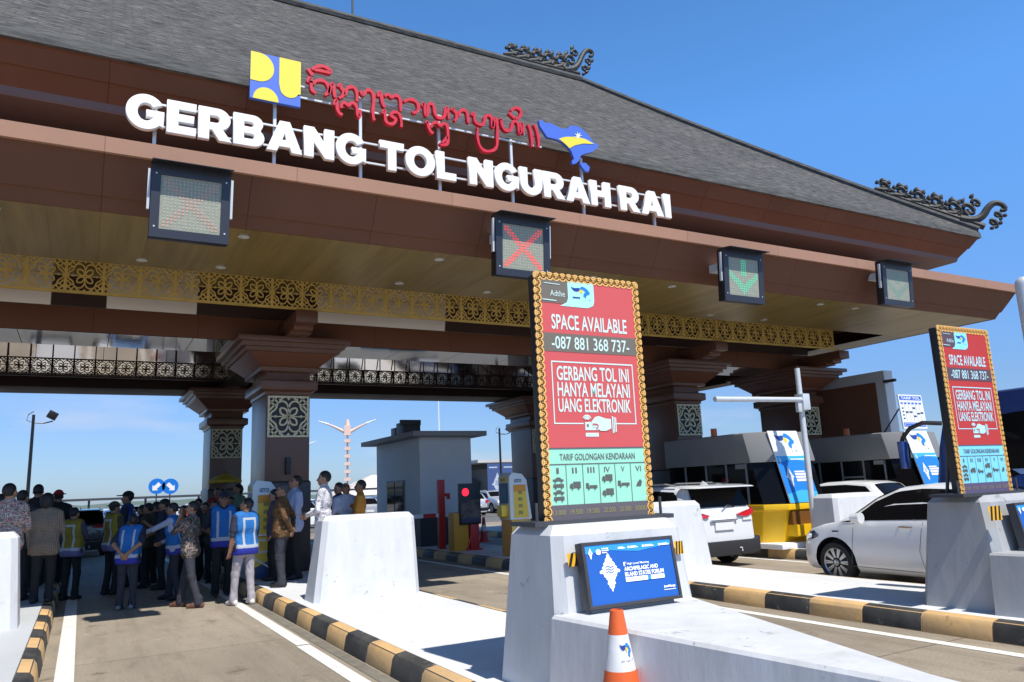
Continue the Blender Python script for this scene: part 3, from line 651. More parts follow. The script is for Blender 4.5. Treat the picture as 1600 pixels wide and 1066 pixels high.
star = [(1285+(34 if k % 2 == 0 else 11)*math.cos(k*math.pi/7), 500-(34 if k % 2 == 0 else 11)*math.sin(k*math.pi/7)) for k in range(14)]
im = MB()
def ipts(P): return [(q.x, q.z) for q in (at(660+a/5.333, 120+b/5.333, SY) for a, b in P)]
for P, lift, th, m in ((isl, 0, .06, LBLUE), (isl2, 0, .06, LBLUE), (swath, .062, .006, LYEL), (star, .066, .006, LETM)):
    im.poly(ipts(P), lambda a, b, q, l=lift: Vector((a, SY+.02-l-q, b)), th, m)
sbuild(im, 'island_emblem')

# ------------------------------------------------------------------ lane signals hung on the gate edge
SCR = {}
def dot_mat(name, col_on, col_off, emit):
    return mat(name, col_on, .5, emit=emit)
LEDOFF = mat('led_face', (.34, .35, .27), .5, var=.25, vscale=25)
SIGN_LED = {'red': mat('led_red', (.85, .10, .09), .5, emit=.45), 'dim': mat('led_dim', (.50, .34, .26), .5), 'green': mat('led_green', (.10, .50, .30), .5, emit=.4), 'pale': mat('led_pale', (.20, .33, .26), .5, emit=.1)}
def lane_signal(cx, z0, z1, w, shape, led, lbl, rz=0.0):
    h = z1-z0; y = 10.12
    t = thing('lane_signal', lbl, 'lane signal', (cx, y, (z0+z1)/2), R(rz), 'lane signals along the gate edge'); t.rotation_euler[0] = R(4)
    H = h/2; Wd = w/2
    b = MB(); b.box(-Wd, Wd, .02, .17, -H, H, BLACK); b.build('housing', t, bevel=.012)
    b = MB(); bw = .115*w
    navy = mat('signal_frame', (.028, .03, .042), .4)
    for bx in ((-Wd, -Wd+bw, -H, H), (Wd-bw, Wd, -H, H), (-Wd+bw, Wd-bw, -H, -H+bw), (-Wd+bw, Wd-bw, H-bw*1.3, H)): b.box(bx[0], bx[1], -.012, .02, bx[2], bx[3], navy)
    for sx in (-1, 1):
        for sz in (-.72, .72): b.cyl((0, 0), .012, .012, 0, .01, STEEL, 8) if False else b.box(sx*(Wd-bw/2)-.01, sx*(Wd-bw/2)+.01, -.018, -.012, sz*H-.01, sz*H+.01, STEEL)
    b.build('frame', t)
    v = MB(); v.add([(-Wd-.01, .1, H+.012), (Wd+.01, .1, H+.012), (Wd+.01, -.20, H-.005), (-Wd-.01, -.20, H-.005), (-Wd-.01, .1, H+.002), (Wd+.01, .1, H+.002), (Wd+.01, -.20, H-.015), (-Wd-.01, -.20, H-.015)], [(0, 1, 2, 3), (7, 6, 5, 4), (0, 4, 5, 1), (1, 5, 6, 2), (2, 6, 7, 3), (3, 7, 4, 0)], BLACK); v.build('visor', t)
    s = MB(); s.box(-Wd+bw, Wd-bw, .006, .016, -H+bw, H-bw*1.3, LEDOFF)
    n = 15; aw = w-2*bw-.06; ah = h-2.3*bw-.06
    for i in range(n):
        for j in range(n):
            a = (i+.5)/n*2-1; c = (j+.5)/n*2-1
            on = (abs(abs(a)-abs(c)) < .17) if shape == 'x' else ((c > -.25 and abs(a) < .2 and c > .0) or (abs(c-(-.75+abs(a)*.95)) < .24))
            px, pz = a*aw/2, c*ah/2-.15*bw; r = .42*aw/n if on else .2*aw/n
            s.add([(px+r*math.cos(k*math.pi/3), .002, pz+r*math.sin(k*math.pi/3)) for k in range(6)], [(0, 1, 2, 3, 4, 5)], SIGN_LED[led] if on else mat('led_unlit', (.50, .50, .40), .3))
    s.build('led_face', t, fixn=False)
    k = MB()
    for sx in (-1, 1): k.box(sx*(Wd+.025)-.015, sx*(Wd+.025)+.015, .03, .075, -H*.25, H*.85, STEEL)
    k.box(-Wd*.6, Wd*.6, .20, .60, H*.3, H*.6, STEEL); k.build('mounting_bracket', t)
lane_signal(1.02, 4.94, 5.90, .95, 'x', 'dim', 'large grey lane signal with a faint unlit cross, nearest of the four')
lane_signal(5.96, 4.94, 5.93, .99, 'x', 'red', 'lane signal showing a bright red cross above the tall red advert screen')
lane_signal(10.8, 4.93, 5.93, 1.02, 'v', 'green', 'lane signal with a green down arrow to the right of the tall advert screen')
lane_signal(15.5, 5.24, 6.20, 1.03, 'v', 'pale', 'lane signal with a pale washed out arrow near the right end of the gate')

# ------------------------------------------------------------------ concrete barriers
def oct_ring(x0, x1, y0, y1, ch, z): return [Vector(p) for p in ((x0+ch, y0, z), (x1-ch, y0, z), (x1, y0+ch, z), (x1, y1-ch, z), (x1-ch, y1, z), (x0+ch, y1, z), (x0, y1-ch, z), (x0, y0+ch, z))]
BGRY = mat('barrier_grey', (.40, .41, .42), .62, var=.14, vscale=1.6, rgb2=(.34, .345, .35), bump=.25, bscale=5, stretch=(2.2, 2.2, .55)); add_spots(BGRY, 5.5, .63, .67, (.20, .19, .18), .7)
def barrier(b0, t0, lbl, nose=None, z1=1.30, z2=1.37, base=.195, pm=BARR):
    cx, cy = (b0[0]+b0[1])/2, (b0[2]+b0[3])/2
    t = thing('concrete_barrier', lbl, 'concrete barrier', (cx, cy, base), 0, 'concrete barriers on the islands')
    O = Vector((cx, cy, base)); mb = MB()
    mb.loft([oct_ring(*b0, .075, base), oct_ring(*t0, .07, z1), oct_ring(t0[0]+.06, t0[1]-.06, t0[2]+.06, t0[3]-.06, .06, z2)], pm)
    o = mb.build('barrier_block', None); o.parent = t; o.location = -O
    if nose:
        nb = MB(); zt, (lx, rx, by), (tx, ty) = nose
        def ring(d, z): return [Vector((lx-d, by, z)), Vector((tx-.09-d, ty+.25, z)), Vector((tx-.03-d*.5, ty-d, z)), Vector((tx+.06+d*.5, ty-d, z)), Vector((tx+.12+d, ty+.28, z)), Vector((rx+d, by, z))]
        nb.loft([ring(.05, base+.004), ring(.0, zt-.02), ring(-.02, zt)], pm); o = nb.build('barrier_nose', None); o.parent = t; o.location = -O
    return t
barrier((2.93, 4.28, 4.70, 5.68), (2.98, 4.17, 4.80, 5.52), 'white barrier under the large red advert screen, with a wedge nose and a blue screen', (.77, (2.905, 4.19, 4.78), (3.22, 2.0)))
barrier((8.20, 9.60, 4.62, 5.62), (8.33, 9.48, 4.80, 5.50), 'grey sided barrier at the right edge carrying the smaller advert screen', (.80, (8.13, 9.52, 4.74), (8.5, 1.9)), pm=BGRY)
barrier((2.88, 4.45, 10.98, 11.62), (3.03, 4.42, 11.08, 11.52), 'plain white barrier beside the crowd, in the lane island at centre left')
barrier((8.05, 9.66, 10.36, 11.0), (8.15, 9.56, 10.45, 10.92), 'white barrier just behind the large advert screen, next to the white car', z1=1.24, z2=1.31)
barrier((12.95, 14.45, 10.38, 11.1), (13.03, 14.38, 10.45, 11.03), 'white barrier in front of the steel pole, behind the white sedan', z1=1.2, z2=1.27)
barrier((-2.1, -.61, 11.66, 12.3), (-2.0, -.68, 11.74, 12.22), 'pale barrier at the left edge with a cracked base')
cr = MB()

# ------------------------------------------------------------------ emblem shapes used on several prints
JB = mat('ribbon_navy', (.02, .05, .30), .4); JY = mat('ribbon_yellow', (.85, .62, .05), .4); JS = mat('ribbon_blue', (.02, .22, .62), .4)
def ribbon_logo(P, a0, b0, a1, b1, lay, navy=None, yel=None, blu=None):
    def N(pts): return [(lerp(a0, a1, (x-555)/240), lerp(b1, b0, (y-258)/190)) for x, y in pts]
    P.poly(N(smoothpts([(555,275),(600,292),(640,284),(665,284),(668,310),(645,338),(600,337),(575,312),(555,275)], 1)[:-1]), lay, navy or JB)
    P.poly(N([(668,305),(700,312),(708,340),(682,362),(660,322)]), lay+.4, yel or JY)
    P.poly(N([(660,292),(690,260),(722,268),(755,292),(792,342),(780,366),(752,370),(735,417),(705,390),(714,352),(742,340),(722,312),(692,304)]), lay+.7, blu or JS)
    P.poly(N([(722,445),(740,438),(732,452)]), lay, blu or JS); P.poly(N([(770,432),(798,438),(786,450)]), lay, blu or JS)
def kayon(P, cu, cv, w, h, lay, m, hole):
    prof = [(1.0, .0), (.93, .16), (.90, .13), (.83, .36), (.80, .31), (.73, .56), (.70, .50), (.63, .74), (.585, .66), (.56, .95), (.52, 1.0), (.485, .92), (.49, .72), (.43, .60), (.40, .62), (.365, .42), (.33, .46), (.30, .30), (.25, .36), (.21, .40), (.185, .26), (.12, .24), (.09, .12), (0, .0)]
    pts = [(cu+w/2*x, cv+h*(y-.5)) for y, x in prof]+[(cu-w/2*x, cv+h*(y-.5)) for y, x in prof[-2:0:-1]]
    P.poly(pts, lay, m)
    for k, yy in enumerate((.50, .57, .64)):
        P.line([(cu-w*.20, cv+h*(yy-.5)), (cu-w*.08, cv+h*(yy-.47)), (cu+w*.04, cv+h*(yy-.515)), (cu+w*.20, cv+h*(yy-.48))], h*.022, lay+1, hole)

# ------------------------------------------------------------------ tall advert screens
def advert_screen(x0, x1, y, z0, z1, lbl, pal, rz=0, depth=.11):
    t = thing('advert_screen', lbl, 'advert screen', ((x0+x1)/2, y, z0), R(rz), 'tall LED advert screens on barriers')
    w, h = x1-x0, z1-z0; hw = w/2; fw = .048
    b = MB(); b.box(-hw+.01, hw-.01, .0, depth, .02, h-.01, BLACK); b.build('housing', t, bevel=.008)
    b = MB(); b.box(-hw-.16, hw+.12, -.12, .26, -.012, .022, DGREY)
    for sx in (-hw-.09, hw+.06): b.cyl((sx, -.03), .012, .012, .0, .16, DGREY, 8)
    for sx in (-hw*.7, hw*.7): b.tube([(sx, depth-.02, h*.5), (sx, .24, .03)], .018, DGREY, 6)
    b.build('base_plate', t)
    # gold chain frame
    f = MB(); m = mat('gold_chain', (.86, .50, .15), .45, .05)
    def ring(cx, cz, r):
        n = 12; pts = [(cx+r*math.cos(2*math.pi*k/n), cz+r*math.sin(2*math.pi*k/n)) for k in range(n+1)]
        f.ribbon(pts, .0105, .012, lambda a, c, q: Vector((a, -.002-q, c)), m)
        for k in range(3):
            a = math.pi*k/3+.3; f.ribbon([(cx-r*.45*math.cos(a), cz-r*.45*math.sin(a)), (cx+r*.45*math.cos(a), cz+r*.45*math.sin(a))],   .006, .011, lambda a_, c, q: Vector((a_, -.002-q, c)), m)
    nz = 31; nx = 16; r = .031
    for i in range(nz+1):
        zz = fw/2+i*(h-fw)/nz
        for sx in (-hw+fw/2, hw-fw/2): ring(sx, zz, r)
    for i in range(1, nx):
        xx = -hw+fw/2+i*(w-fw)/nx
        ring(xx, h-fw/2, r)
    f.box(-hw+.004, -hw+.014, -.014, .0, .0, h, m); f.box(hw-.014, hw-.004, -.014, 0, 0, h, m); f.box(-hw+.014, hw-.014, -.014, 0, h-.014, h-.004, m)
    f.build('gold_frame', t)
    iw0, iw1 = -hw+fw, hw-fw; ih0, ih1 = .01, h-fw
    P = Panel((iw0, -.006, ih0), ((iw1-iw0), 0, 0), (0, 0, ih1-ih0), (0, -1, 0))
    red, gry, teal, txt, drk, prc, cy = pal
    V = lambda f_: 1-f_
    P.rect(0, V(1), 1, V(.936), 1, drk); P.rect(0, V(.936), 1, V(.71), 1, teal); P.rect(0, V(.71), 1, V(0), 1, red)
    P.poly([(0, V(.102))]+[(.23, V(.102)), (.27, V(.094)), (.285, V(.075)), (.285, 1), (0, 1)], 2, gry)
    P.poly([(.20, V(.112)), (.49, V(.112)), (.545, V(.10)), (.56, V(.08)), (.56, 1), (.285, 1), (.285, V(.075)), (.27, V(.094))], 2, cy)
    P.text('Adthe', .10, V(.072), .25, V(.047), 3, txt, 0); P.line([(.02, V(.09)), (.16, V(.092))], .004, 3, txt); P.line([(.04, V(.018)), (.2, V(.020))], .003, 3, txt)
    ribbon_logo(P, .315, V(.078), .52, V(.018), 3)
    P.line([(.33, V(.07)), (.41, V(.07))], .006, 3, JB)
    P.text('SPACE AVAILABLE', .10, V(.215), .90, V(.150), 2, txt, .016)
    P.rect(0, V(.31), 1, V(.232), 2, gry); P.text('-087 881 368 737-', .09, V(.299), .91, V(.244), 3, txt, .010)
    P.rect(.075, V(.356), .935, V(.350), 2, txt); P.rect(.075, V(.607), .085, V(.356), 2, txt); P.rect(.925, V(.607), .935, V(.356), 2, txt)
    P.rect(.075, V(.612), .37, V(.607), 2, txt); P.rect(.70, V(.612), .935, V(.607), 2, txt)
    for s_, a, q, b0_, b1_ in (('GERBANG TOL INI', .125, .885, .431, .370), ('HANYA MELAYANI', .125, .885, .498, .438), ('UANG ELEKTRONIK', .125, .885, .563, .505)): P.text(s_, a, V(b0_), q, V(b1_), 2, txt, .016)
    # hand with card
    P.rect(.385, V(.637), .52, V(.603), 2, txt); P.rect(.385, V(.664), .52, V(.648), 2, txt); P.rect(.40, V(.623), .42, V(.612), 3, gry)
    P.poly([(.45, V(.602)), (.49, V(.582)), (.53, V(.578)), (.60, V(.588)), (.655, V(.590)), (.655, V(.630)), (.60, V(.640)), (.54, V(.640)), (.50, V(.626)), (.46, V(.622)), (.455, V(.610))], 3, txt)
    P.line(smoothpts([(.46, V(.612)), (.51, V(.613)), (.52, V(.622)), (.495, V(.630))], 1), .006, 4, red)
    for k in (0, 1, 2): P.rect(.667+.017*k, V(.650-.003*k), .678+.017*k, V(.578+.003*k), 3, txt)
    for k in (1, 2, 3): P.line(arc(.405, V(.598), .014*k+.006, .007*k+.002, 30, 150, 6), .006 if k < 3 else .005, 3, txt)
    # tariff table
    P.text('TARIF GOLONGAN KENDARAAN', .11, V(.760), .89, V(.733), 2, drk, .012)
    P.rect(0, V(.777), 1, V(.773), 2, drk); P.rect(0, V(.714), 1, V(.708), 2, drk)
    for k in range(1, 6): P.rect(k/6-.003, V(.936), k/6+.003, V(.777), 2, drk)
    for k, s_ in enumerate(('I', 'II', 'III', 'IV', 'V', 'VI')):
        wdt = .012*(len(s_)+(.6 if 'V' in s_ else 0)); c = (k+.5)/6; P.text(s_, c-wdt, V(.812), c+wdt, V(.789), 2, drk, .01)
    ic = mat('icon_grey', (.10, .11, .10), .6)
    def vehicle(c, vv, w_, kind):
        hh = .0155; a = c-w_/2
        if kind == 'car': P.poly([(a, V(vv)), (a, V(vv-hh*.5)), (a+w_*.22, V(vv-hh*.55)), (a+w_*.36, V(vv-hh)), (a+w_*.66, V(vv-hh)), (a+w_*.82, V(vv-hh*.52)), (a+w_, V(vv-hh*.45)), (a+w_, V(vv))], 2, ic)
        elif kind == 'bus': P.poly([(a, V(vv)), (a+w_*.04, V(vv-hh*.9)), (a+w_, V(vv-hh*.95)), (a+w_, V(vv))], 2, ic)
        elif kind == 'truck': P.rect(a+w_*.33, V(vv), a+w_, V(vv-hh*1.7), 2, ic); P.poly([(a, V(vv)), (a, V(vv-hh*.7)), (a+w_*.1, V(vv-hh*1.25)), (a+w_*.3, V(vv-hh*1.25)), (a+w_*.3, V(vv))], 2, ic)
        else: P.rect(a+w_*.3, V(vv), a+w_, V(vv-hh*.8), 2, ic); P.rect(a, V(vv), a+w_*.26, V(vv-hh*1.4), 2, ic)
        for q in (.22, .78): P.poly([(a+w_*q+.010*math.cos(s), V(vv+.001)+.0048*math.sin(s)) for s in [i*math.pi/4 for i in range(8)]], 3, ic)
    for j, kk in enumerate(('car', 'bus', 'car', 'bus')): vehicle(.085, .842+.025*j, .105, kk)
    vehicle(.25, .872, .11, 'truck'); vehicle(.415, .875, .115, 'flat'); vehicle(.58, .847, .11, 'truck'); vehicle(.58, .905, .12, 'truck'); vehicle(.75, .87, .125, 'flat')
    P.poly([(.88, V(.875)), (.90, V(.858)), (.93, V(.845)), (.95, V(.855)), (.935, V(.875))], 2, ic)
    for k, s_ in enumerate(('13.000', '19.500', '19.500', '25.500', '25.500', '5000')): P.text(s_, k/6+.022, V(.975), (k+1)/6-.022, V(.955), 2, prc, .008)
    o = P.mb.build('screen', t, fixn=False)
    return t
EM = .20
def led(n, c, e=EM): return mat(n, c, .7, emit=e)
palA = (led('screen_red', (.50, .075, .08)), led('screen_taupe', (.13, .115, .095)), led('screen_teal', (.27, .60, .46)), led('screen_text', (.50, .66, .63)), led('screen_dark', (.10, .09, .105), .2), led('screen_price', (.24, .21, .09), .3), led('screen_cyan', (.36, .78, .80)))
palB = (led('screen_red_two', (.40, .03, .03)), led('screen_plum', (.085, .05, .07)), led('screen_cyan_two', (.18, .55, .68)), led('screen_text_two', (.40, .62, .70)), led('screen_violet', (.085, .07, .14), .2), led('screen_price_two', (.20, .17, .12), .3), led('screen_sky', (.22, .62, .78)))
advert_screen(3.085, 4.121, 5.1, 1.375, 3.357, 'large red advert screen with a gold chain frame on the nearest barrier', palA)
advert_screen(8.235, 9.20, 5.0, 1.375, 3.235, 'smaller red advert screen at the right edge, in front of the blue bus', palB, depth=.10)

# blue event monitors on the barrier fronts
EVB = led('event_blue', (.005, .085, .37), .22); EVL = led('event_light', (.02, .24, .66), .3); EVW = led('event_white', (.85, .87, .90), .25); EVD = mat('event_navy', (.01, .05, .32), .4)
def hazard(P, a0, b0, a1, b1, lay):
    P.rect(a0, b0, a1, b1, lay, YEL)
    n = 3; w = (a1-a0)/n
    for k in range(n): P.poly([(a0+w*k, b0), (a0+w*(k+.45), b0), (min(a1, a0+w*(k+1.1)), b1), (a0+w*(k+.65), b1)], lay+1, BLACK)
def event_screen(cx, y, z0, z1, w, lbl, tilt=9, rz=0):
    t = thing('event_screen', lbl, 'monitor', (cx, y, z0), R(rz), 'blue event screens on barrier fronts'); h = z1-z0; hw = w/2; t.rotation_euler[0] = R(-tilt)
    b = MB(); b.box(-hw, hw, 0, .075, 0, h, DGREY)
    for q in ((-hw, hw, -.015, 0, 0, .025), (-hw, hw, -.015, 0, h-.025, h), (-hw, -hw+.025, -.015, 0, .025, h-.025), (hw-.025, hw, -.015, 0, .025, h-.025)): b.box(*q, mat('monitor_bezel', (.05, .045, .045), .35))
    b.box(-hw+.03, hw-.05, .03, .11, -.055, .0, MGREY); b.build('casing', t, bevel=.004)
    P = Panel((-hw+.025, -.002, .025), (w-.05, 0, 0), (0, 0, h-.05), (0, -1, 0))
    P.rect(0, 0, 1, 1, 1, EVB); P.poly([(0, .86), (.25, .90), (.6, .84), (1, .92), (1, 1), (0, 1)], 2, EVL)
    kayon(P, .245, .52, .23, .66, 2, EVW, EVB); kayon(P, .055, .86, .05, .20, 3, EVW, EVB)
    P.poly(arc(.145, .88, .028, .05, 0, 360, 12)[:-1], 3, EVW)
    for j in range(3): P.rect(.185, .925-.035*j, .26-.02*(j == 2), .942-.035*j, 3, EVW)
    for a, b_, l in ((.37, .45, 1), (.51, .60, 0), (.68, .79, 0), (.875, .98, 0)):
        P.rect(a, .905, b_, .922, 3, EVW); P.rect(a, .928, b_-.02, .938, 3, EVW)
        if not l: P.poly(arc(a-.018, .92, .012, .022, 0, 360, 8)[:-1], 3, EVW)
    P.text('1', .405, .60, .42, .67, 3, EVW, .02); P.text('st', .423, .645, .437, .675, 3, EVW); P.text('High Level Meeting', .445, .605, .70, .655, 3, EVW, .01)
    P.text('ARCHIPELAGIC AND', .405, .515, .80, .585, 3, EVW, .03); P.text('ISLAND STATES FORUM', .405, .42, .86, .495, 3, EVW, .03)
    P.rect(.405, .33, .66, .405, 3, EVW); P.rect(.66, .33, .70, .405, 3, EVL); P.rect(.70, .33, .86, .405, 3, EVW)
    P.text('JasaMarga', .83, .145, .97, .20, 3, EVW, .03); P.rect(.83, .115, .97, .125, 3, EVW)
    P.mb.build('screen', t, fixn=False)
event_screen(3.525, 4.61, .80, 1.255, .83, 'blue event screen on the near barrier above the traffic cone')
event_screen(8.93, 4.56, .84, 1.29, .86, 'blue event screen cut by the right edge of the picture')
for u0, v0, u1, v1, y, lb in ((888, 886, 914, 863, 4.735, 'black and yellow hazard sticker left of the near event screen'), (1056, 866, 1067, 845, 4.745, 'black and yellow hazard sticker right of the near event screen'), (1548, 814, 1563, 790, 4.66, 'hazard sticker left of the event screen at the right edge')):
    q0, q1 = at(u0, v0, y), at(u1, v1, y); x0, x1, z0, z1 = q0.x, q1.x, q0.z, q1.z
    P = Panel((x0, y, z0), (x1-x0, 0, 0), (0, .012, z1-z0), (0, -1, 0)); hazard(P, 0, 0, 1, 1, 1)
    tag(P.mb.build('hazard_sticker', fixn=False), lb, 'sticker', 'hazard stickers beside the event screens')

# ------------------------------------------------------------------ traffic cone
ORG = mat('cone_orange', (.78, .13, .025), .5, var=.2, vscale=9); CW = mat('cone_white', (.74, .74, .74), .5, var=.12, vscale=12)
cone = thing('traffic_cone', 'orange and white traffic cone standing beside the near barrier nose', 'traffic cone', (2.875, 3.97, .2))
b = MB(); n = 28
def cr_(r, z): return [Vector((r*math.cos(2*math.pi*k/n), r*math.sin(2*math.pi*k/n), z)) for k in range(n)]
b.loft([cr_(.155, .03), cr_(.094, .365)], ORG, True, False); b.loft([cr_(.094, .365), cr_(.060, .565)], CW, False, False); b.loft([cr_(.060, .565), cr_(.040, .70), cr_(.033, .705), cr_(.03, .66)], ORG, False, True)
b.build('cone_body', cone, smooth=True, fixn=True)
b = MB(); b.box(-.19, .19, -.19, .19, .0, .035, ORG); b.build('cone_base', cone, bevel=.012)
def conewrap(a, z):
    r = .060+(.565-z)/(.2)*.034+.004; an = R(-90)-.62+(a/.0765); return Vector((r*math.cos(an), r*math.sin(an), z))
class ConeP(Panel):
    def F(s, a, b, q=0): return conewrap(lerp(-.01, .085, a), .365+.2*b)
P = ConeP((0, 0, 0), (1, 0, 0), (0, 0, 1), (0, -1, 0))
ribbon_logo(P, .15, .30, .98, .80, 1); P.rect(.2, .28, .72, .295, 1, JB)
P.mb.build('cone_logo', cone, fixn=False)
#PART2

# ------------------------------------------------------------------ toll booths
BGREY = mat('booth_grey', (.21, .208, .205), .5, var=.08, vscale=2); BGL = mat('booth_light', (.78, .79, .80), .45)
YBOOTH = mat('booth_yellow', (.88, .52, .008), .4, var=.08, vscale=1.5)
def booth(dx, lbl, board):
    t = thing('toll_booth', lbl, 'toll booth', (13.2+dx, 12.9, .2), 0, 'toll booths under the gate'); O = Vector((13.2, 12.9, .2))
    def B(mb, name, par=None, **k): o = mb.build(name, None, **k); o.parent = par or t; o.location = (-O) if par is None else (0, 0, 0); return o
    xl, xr, yb = 12.65, 14.5, 14.9
    # plan ring of the booth at a height: chamfered front-left, raked front
    def ring(d, yf, ch=.33): return [Vector((xl+ch-d*.5, yf-d, 0)), Vector((xr-.3, yf-d, 0)), Vector((xr+d, yf+.3, 0)), Vector((xr+d, yb+d, 0)), Vector((xl-d, yb+d, 0)), Vector((xl-d, yf+ch-d*.3, 0))]
    def rz(r, z): return [Vector((p.x, p.y, z)) for p in r]
    m = MB(); m.box(xl-.12, xr+.1, 11.45, yb+.1, .196, .30, WHITE); B(m, 'plinth', bevel=.01)
    m = MB(); m.loft([rz(ring(-.04, 11.78), .30), rz(ring(.02, 11.66), .95), rz(ring(.05, 11.60), .97), rz(ring(.05, 11.60), 1.09)], YBOOTH); base = B(m, 'yellow_base', bevel=.012)
    m = MB(); m.box(13.08, 13.95, 11.50, 11.80, .42, .66, YBOOTH); m.box(13.05, 13.98, 11.57, 11.81, .66, .93, mat('tray_recess', (.16, .06, .004), .6)); m.box(13.5, 13.53, 11.46, 11.5, .40, .66, YBOOTH); B(m, 'front_tray')
    m = MB(); m.loft([rz(ring(-.01, 11.64), 1.09), rz(ring(-.01, 11.86), 1.98)], GLASS); w = B(m, 'window_band')
    m = MB()
    for y in (12.35, 12.95, 13.6, 14.3): m.box(xl-.012, xl+.03, y-.022, y+.022, 1.09, 1.98, MGREY)
    m.box(xl-.013, xl+.03, 12.95, 13.6, 1.55, 1.59, MGREY); m.box(xl-.05, xl+.02, 12.34, 12.62, 1.86, 1.96, BGREY); B(m, 'window_frame')
    m = MB(); m.loft([rz(ring(.05, 11.84), 1.98), rz(ring(.05, 12.0), 2.62), rz(ring(-.02, 12.07), 2.64)], BGREY); B(m, 'roof_band', bevel=.01)
    # raked banner on the front
    p0 = Vector((13.02, 11.585, 1.10)); p1 = Vector((12.93, 11.94, 2.64)); wv = Vector((.93, .02, 0))
    nrm = wv.cross(p1-p0).normalized()
    P = Panel(p0+nrm*.03, wv, p1-p0, nrm); 
    P.mb.loft([[P.F(0, 0, -.02), P.F(1, 0, -.02), P.F(1, 1, -.02), P.F(0, 1, -.02)], [P.F(0, 0, 0), P.F(1, 0, 0), P.F(1, 1, 0), P.F(0, 1, 0)]], BGL)
    bb = mat('banner_blue', (.015, .20, .62), .5); bl = mat('banner_sky', (.05, .42, .80), .5)
    P.rect(0, 0, 1, .64, 1, bb); P.poly([(0, .55), (.5, .60), (1, .55), (1, .64), (0, .64)], 2, bl); P.poly([(0, 0), (1, 0), (1, .14), (.5, .17), (0, .12)], 2, bl)
    ribbon_logo(P, .16, .70, .80, .97, 2)
    kayon(P, .27, .345, .24, .30, 3, BGL, bb); kayon(P, .10, .585, .08, .09, 3, BGL, bb)
    for a, b_, c, d in ((.45, .41, .80, .43), (.45, .37, .88, .40), (.45, .33, .96, .36), (.45, .285, .96, .32), (.45, .585, .98, .60), (.76, .04, .97, .065)): P.rect(a, b_, c, d, 3, BGL)
    B(P.mb, 'front_banner', fixn=False)
    m = MB(); m.cyl((13.0, 13.6), .075, .07, 2.64, 2.84, mat('beacon_orange', (.75, .13, .015), .35), 16); m.cyl((13.0, 13.6), .09, .09, 2.62, 2.66, DGREY, 16); B(m, 'beacon', smooth=True)
    if not board: return t
    P = Panel((12.98, 11.93, 2.70), (.98, .02, 0), (0, .05, .86), (0, -1, .03))
    P.mb.loft([[P.F(0, 0, -.03), P.F(1, 0, -.03), P.F(1, 1, -.03), P.F(0, 1, -.03)], [P.F(0, 0, 0), P.F(1, 0, 0), P.F(1, 1, 0), P.F(0, 1, 0)]], BGL)
    tb = mat('tariff_blue', (.03, .14, .62), .5)
    P.rect(.04, .84, .96, .96, 1, tb); P.text('TARIF TOL', .10, .86, .90, .94, 2, BGL, .03); P.rect(.04, .06, .96, .18, 1, tb); P.rect(.08, .09, .92, .15, 2, BGL); P.rect(.10, .10, .90, .14, 3, tb)
    for k in range(6): P.rect(.06+.155*k, .72, .15+.155*k, .77, 1, tb)
    for k in range(4): P.rect(.07, .28+.10*k, .14, .32+.10*k, 1, DGREY)
    for a, b_ in ((.27, .46), (.43, .46), (.58, .58), (.58, .34), (.74, .42), (.89, .44)): P.rect(a-.055, b_, a+.055, b_+.05, 1, DGREY)
    for k in range(1, 6): P.rect(.05+.155*k-.003, .22, .05+.155*k+.003, .80, 1, tb)
    o = P.mb.build('tariff_board', None, fixn=False)
    m = MB(); m.tube([(13.4, 12.05, 2.62), (13.4, 12.0, 3.3)], .025, MGREY, 6); m.tube([(13.1, 12.6, 2.62), (12.99, 12.0, 3.2)], .018, DGREY, 6); q = m.build('tariff_post', None)
    for z in (o, q): z.location = (dx, 0, 0)
    tag(o, 'white and blue tariff board standing on the roof front of the far booth', 'sign'); 
    mwq = q; q.parent = o; q.location = (0, 0, 0); q.name = 'support_post'
    return t
booth(0, 'toll booth with yellow base and raked blue banner beside the white SUV', False)
booth(4.72, 'toll booth further right behind the white sedan, half hidden by the bus mirror', True)
# brown board wall behind the far booth
t = thing('board_wall', 'tall grey framed wall with a brown panel behind the far booth', 'wall', (20.5, 15.2, 0)); O = Vector((20.5, 15.2, 0))
m = MB(); m.box(20.35, 20.75, 14.12, 17.2, .2, 4.60, mat('wall_frame', (.62, .63, .63), .6)); o = m.build('wall_frame', None, bevel=.02); o.parent = t; o.location = -O
m = MB(); m.box(20.325, 20.352, 14.42, 16.75, 1.4, 4.28, mat('brown_board', (.20, .08, .042), .6, var=.1)); o = m.build('brown_board', None); o.parent = t; o.location = -O
m = MB(); m.box(20.28, 20.36, 13.75, 14.13, 4.22, 4.30, DGREY); m.tube([(20.4, 14.15, 4.2), (20.4, 14.0, 4.24)], .02, STEEL, 6); o = m.build('security_camera', None); o.parent = t; o.location = -O

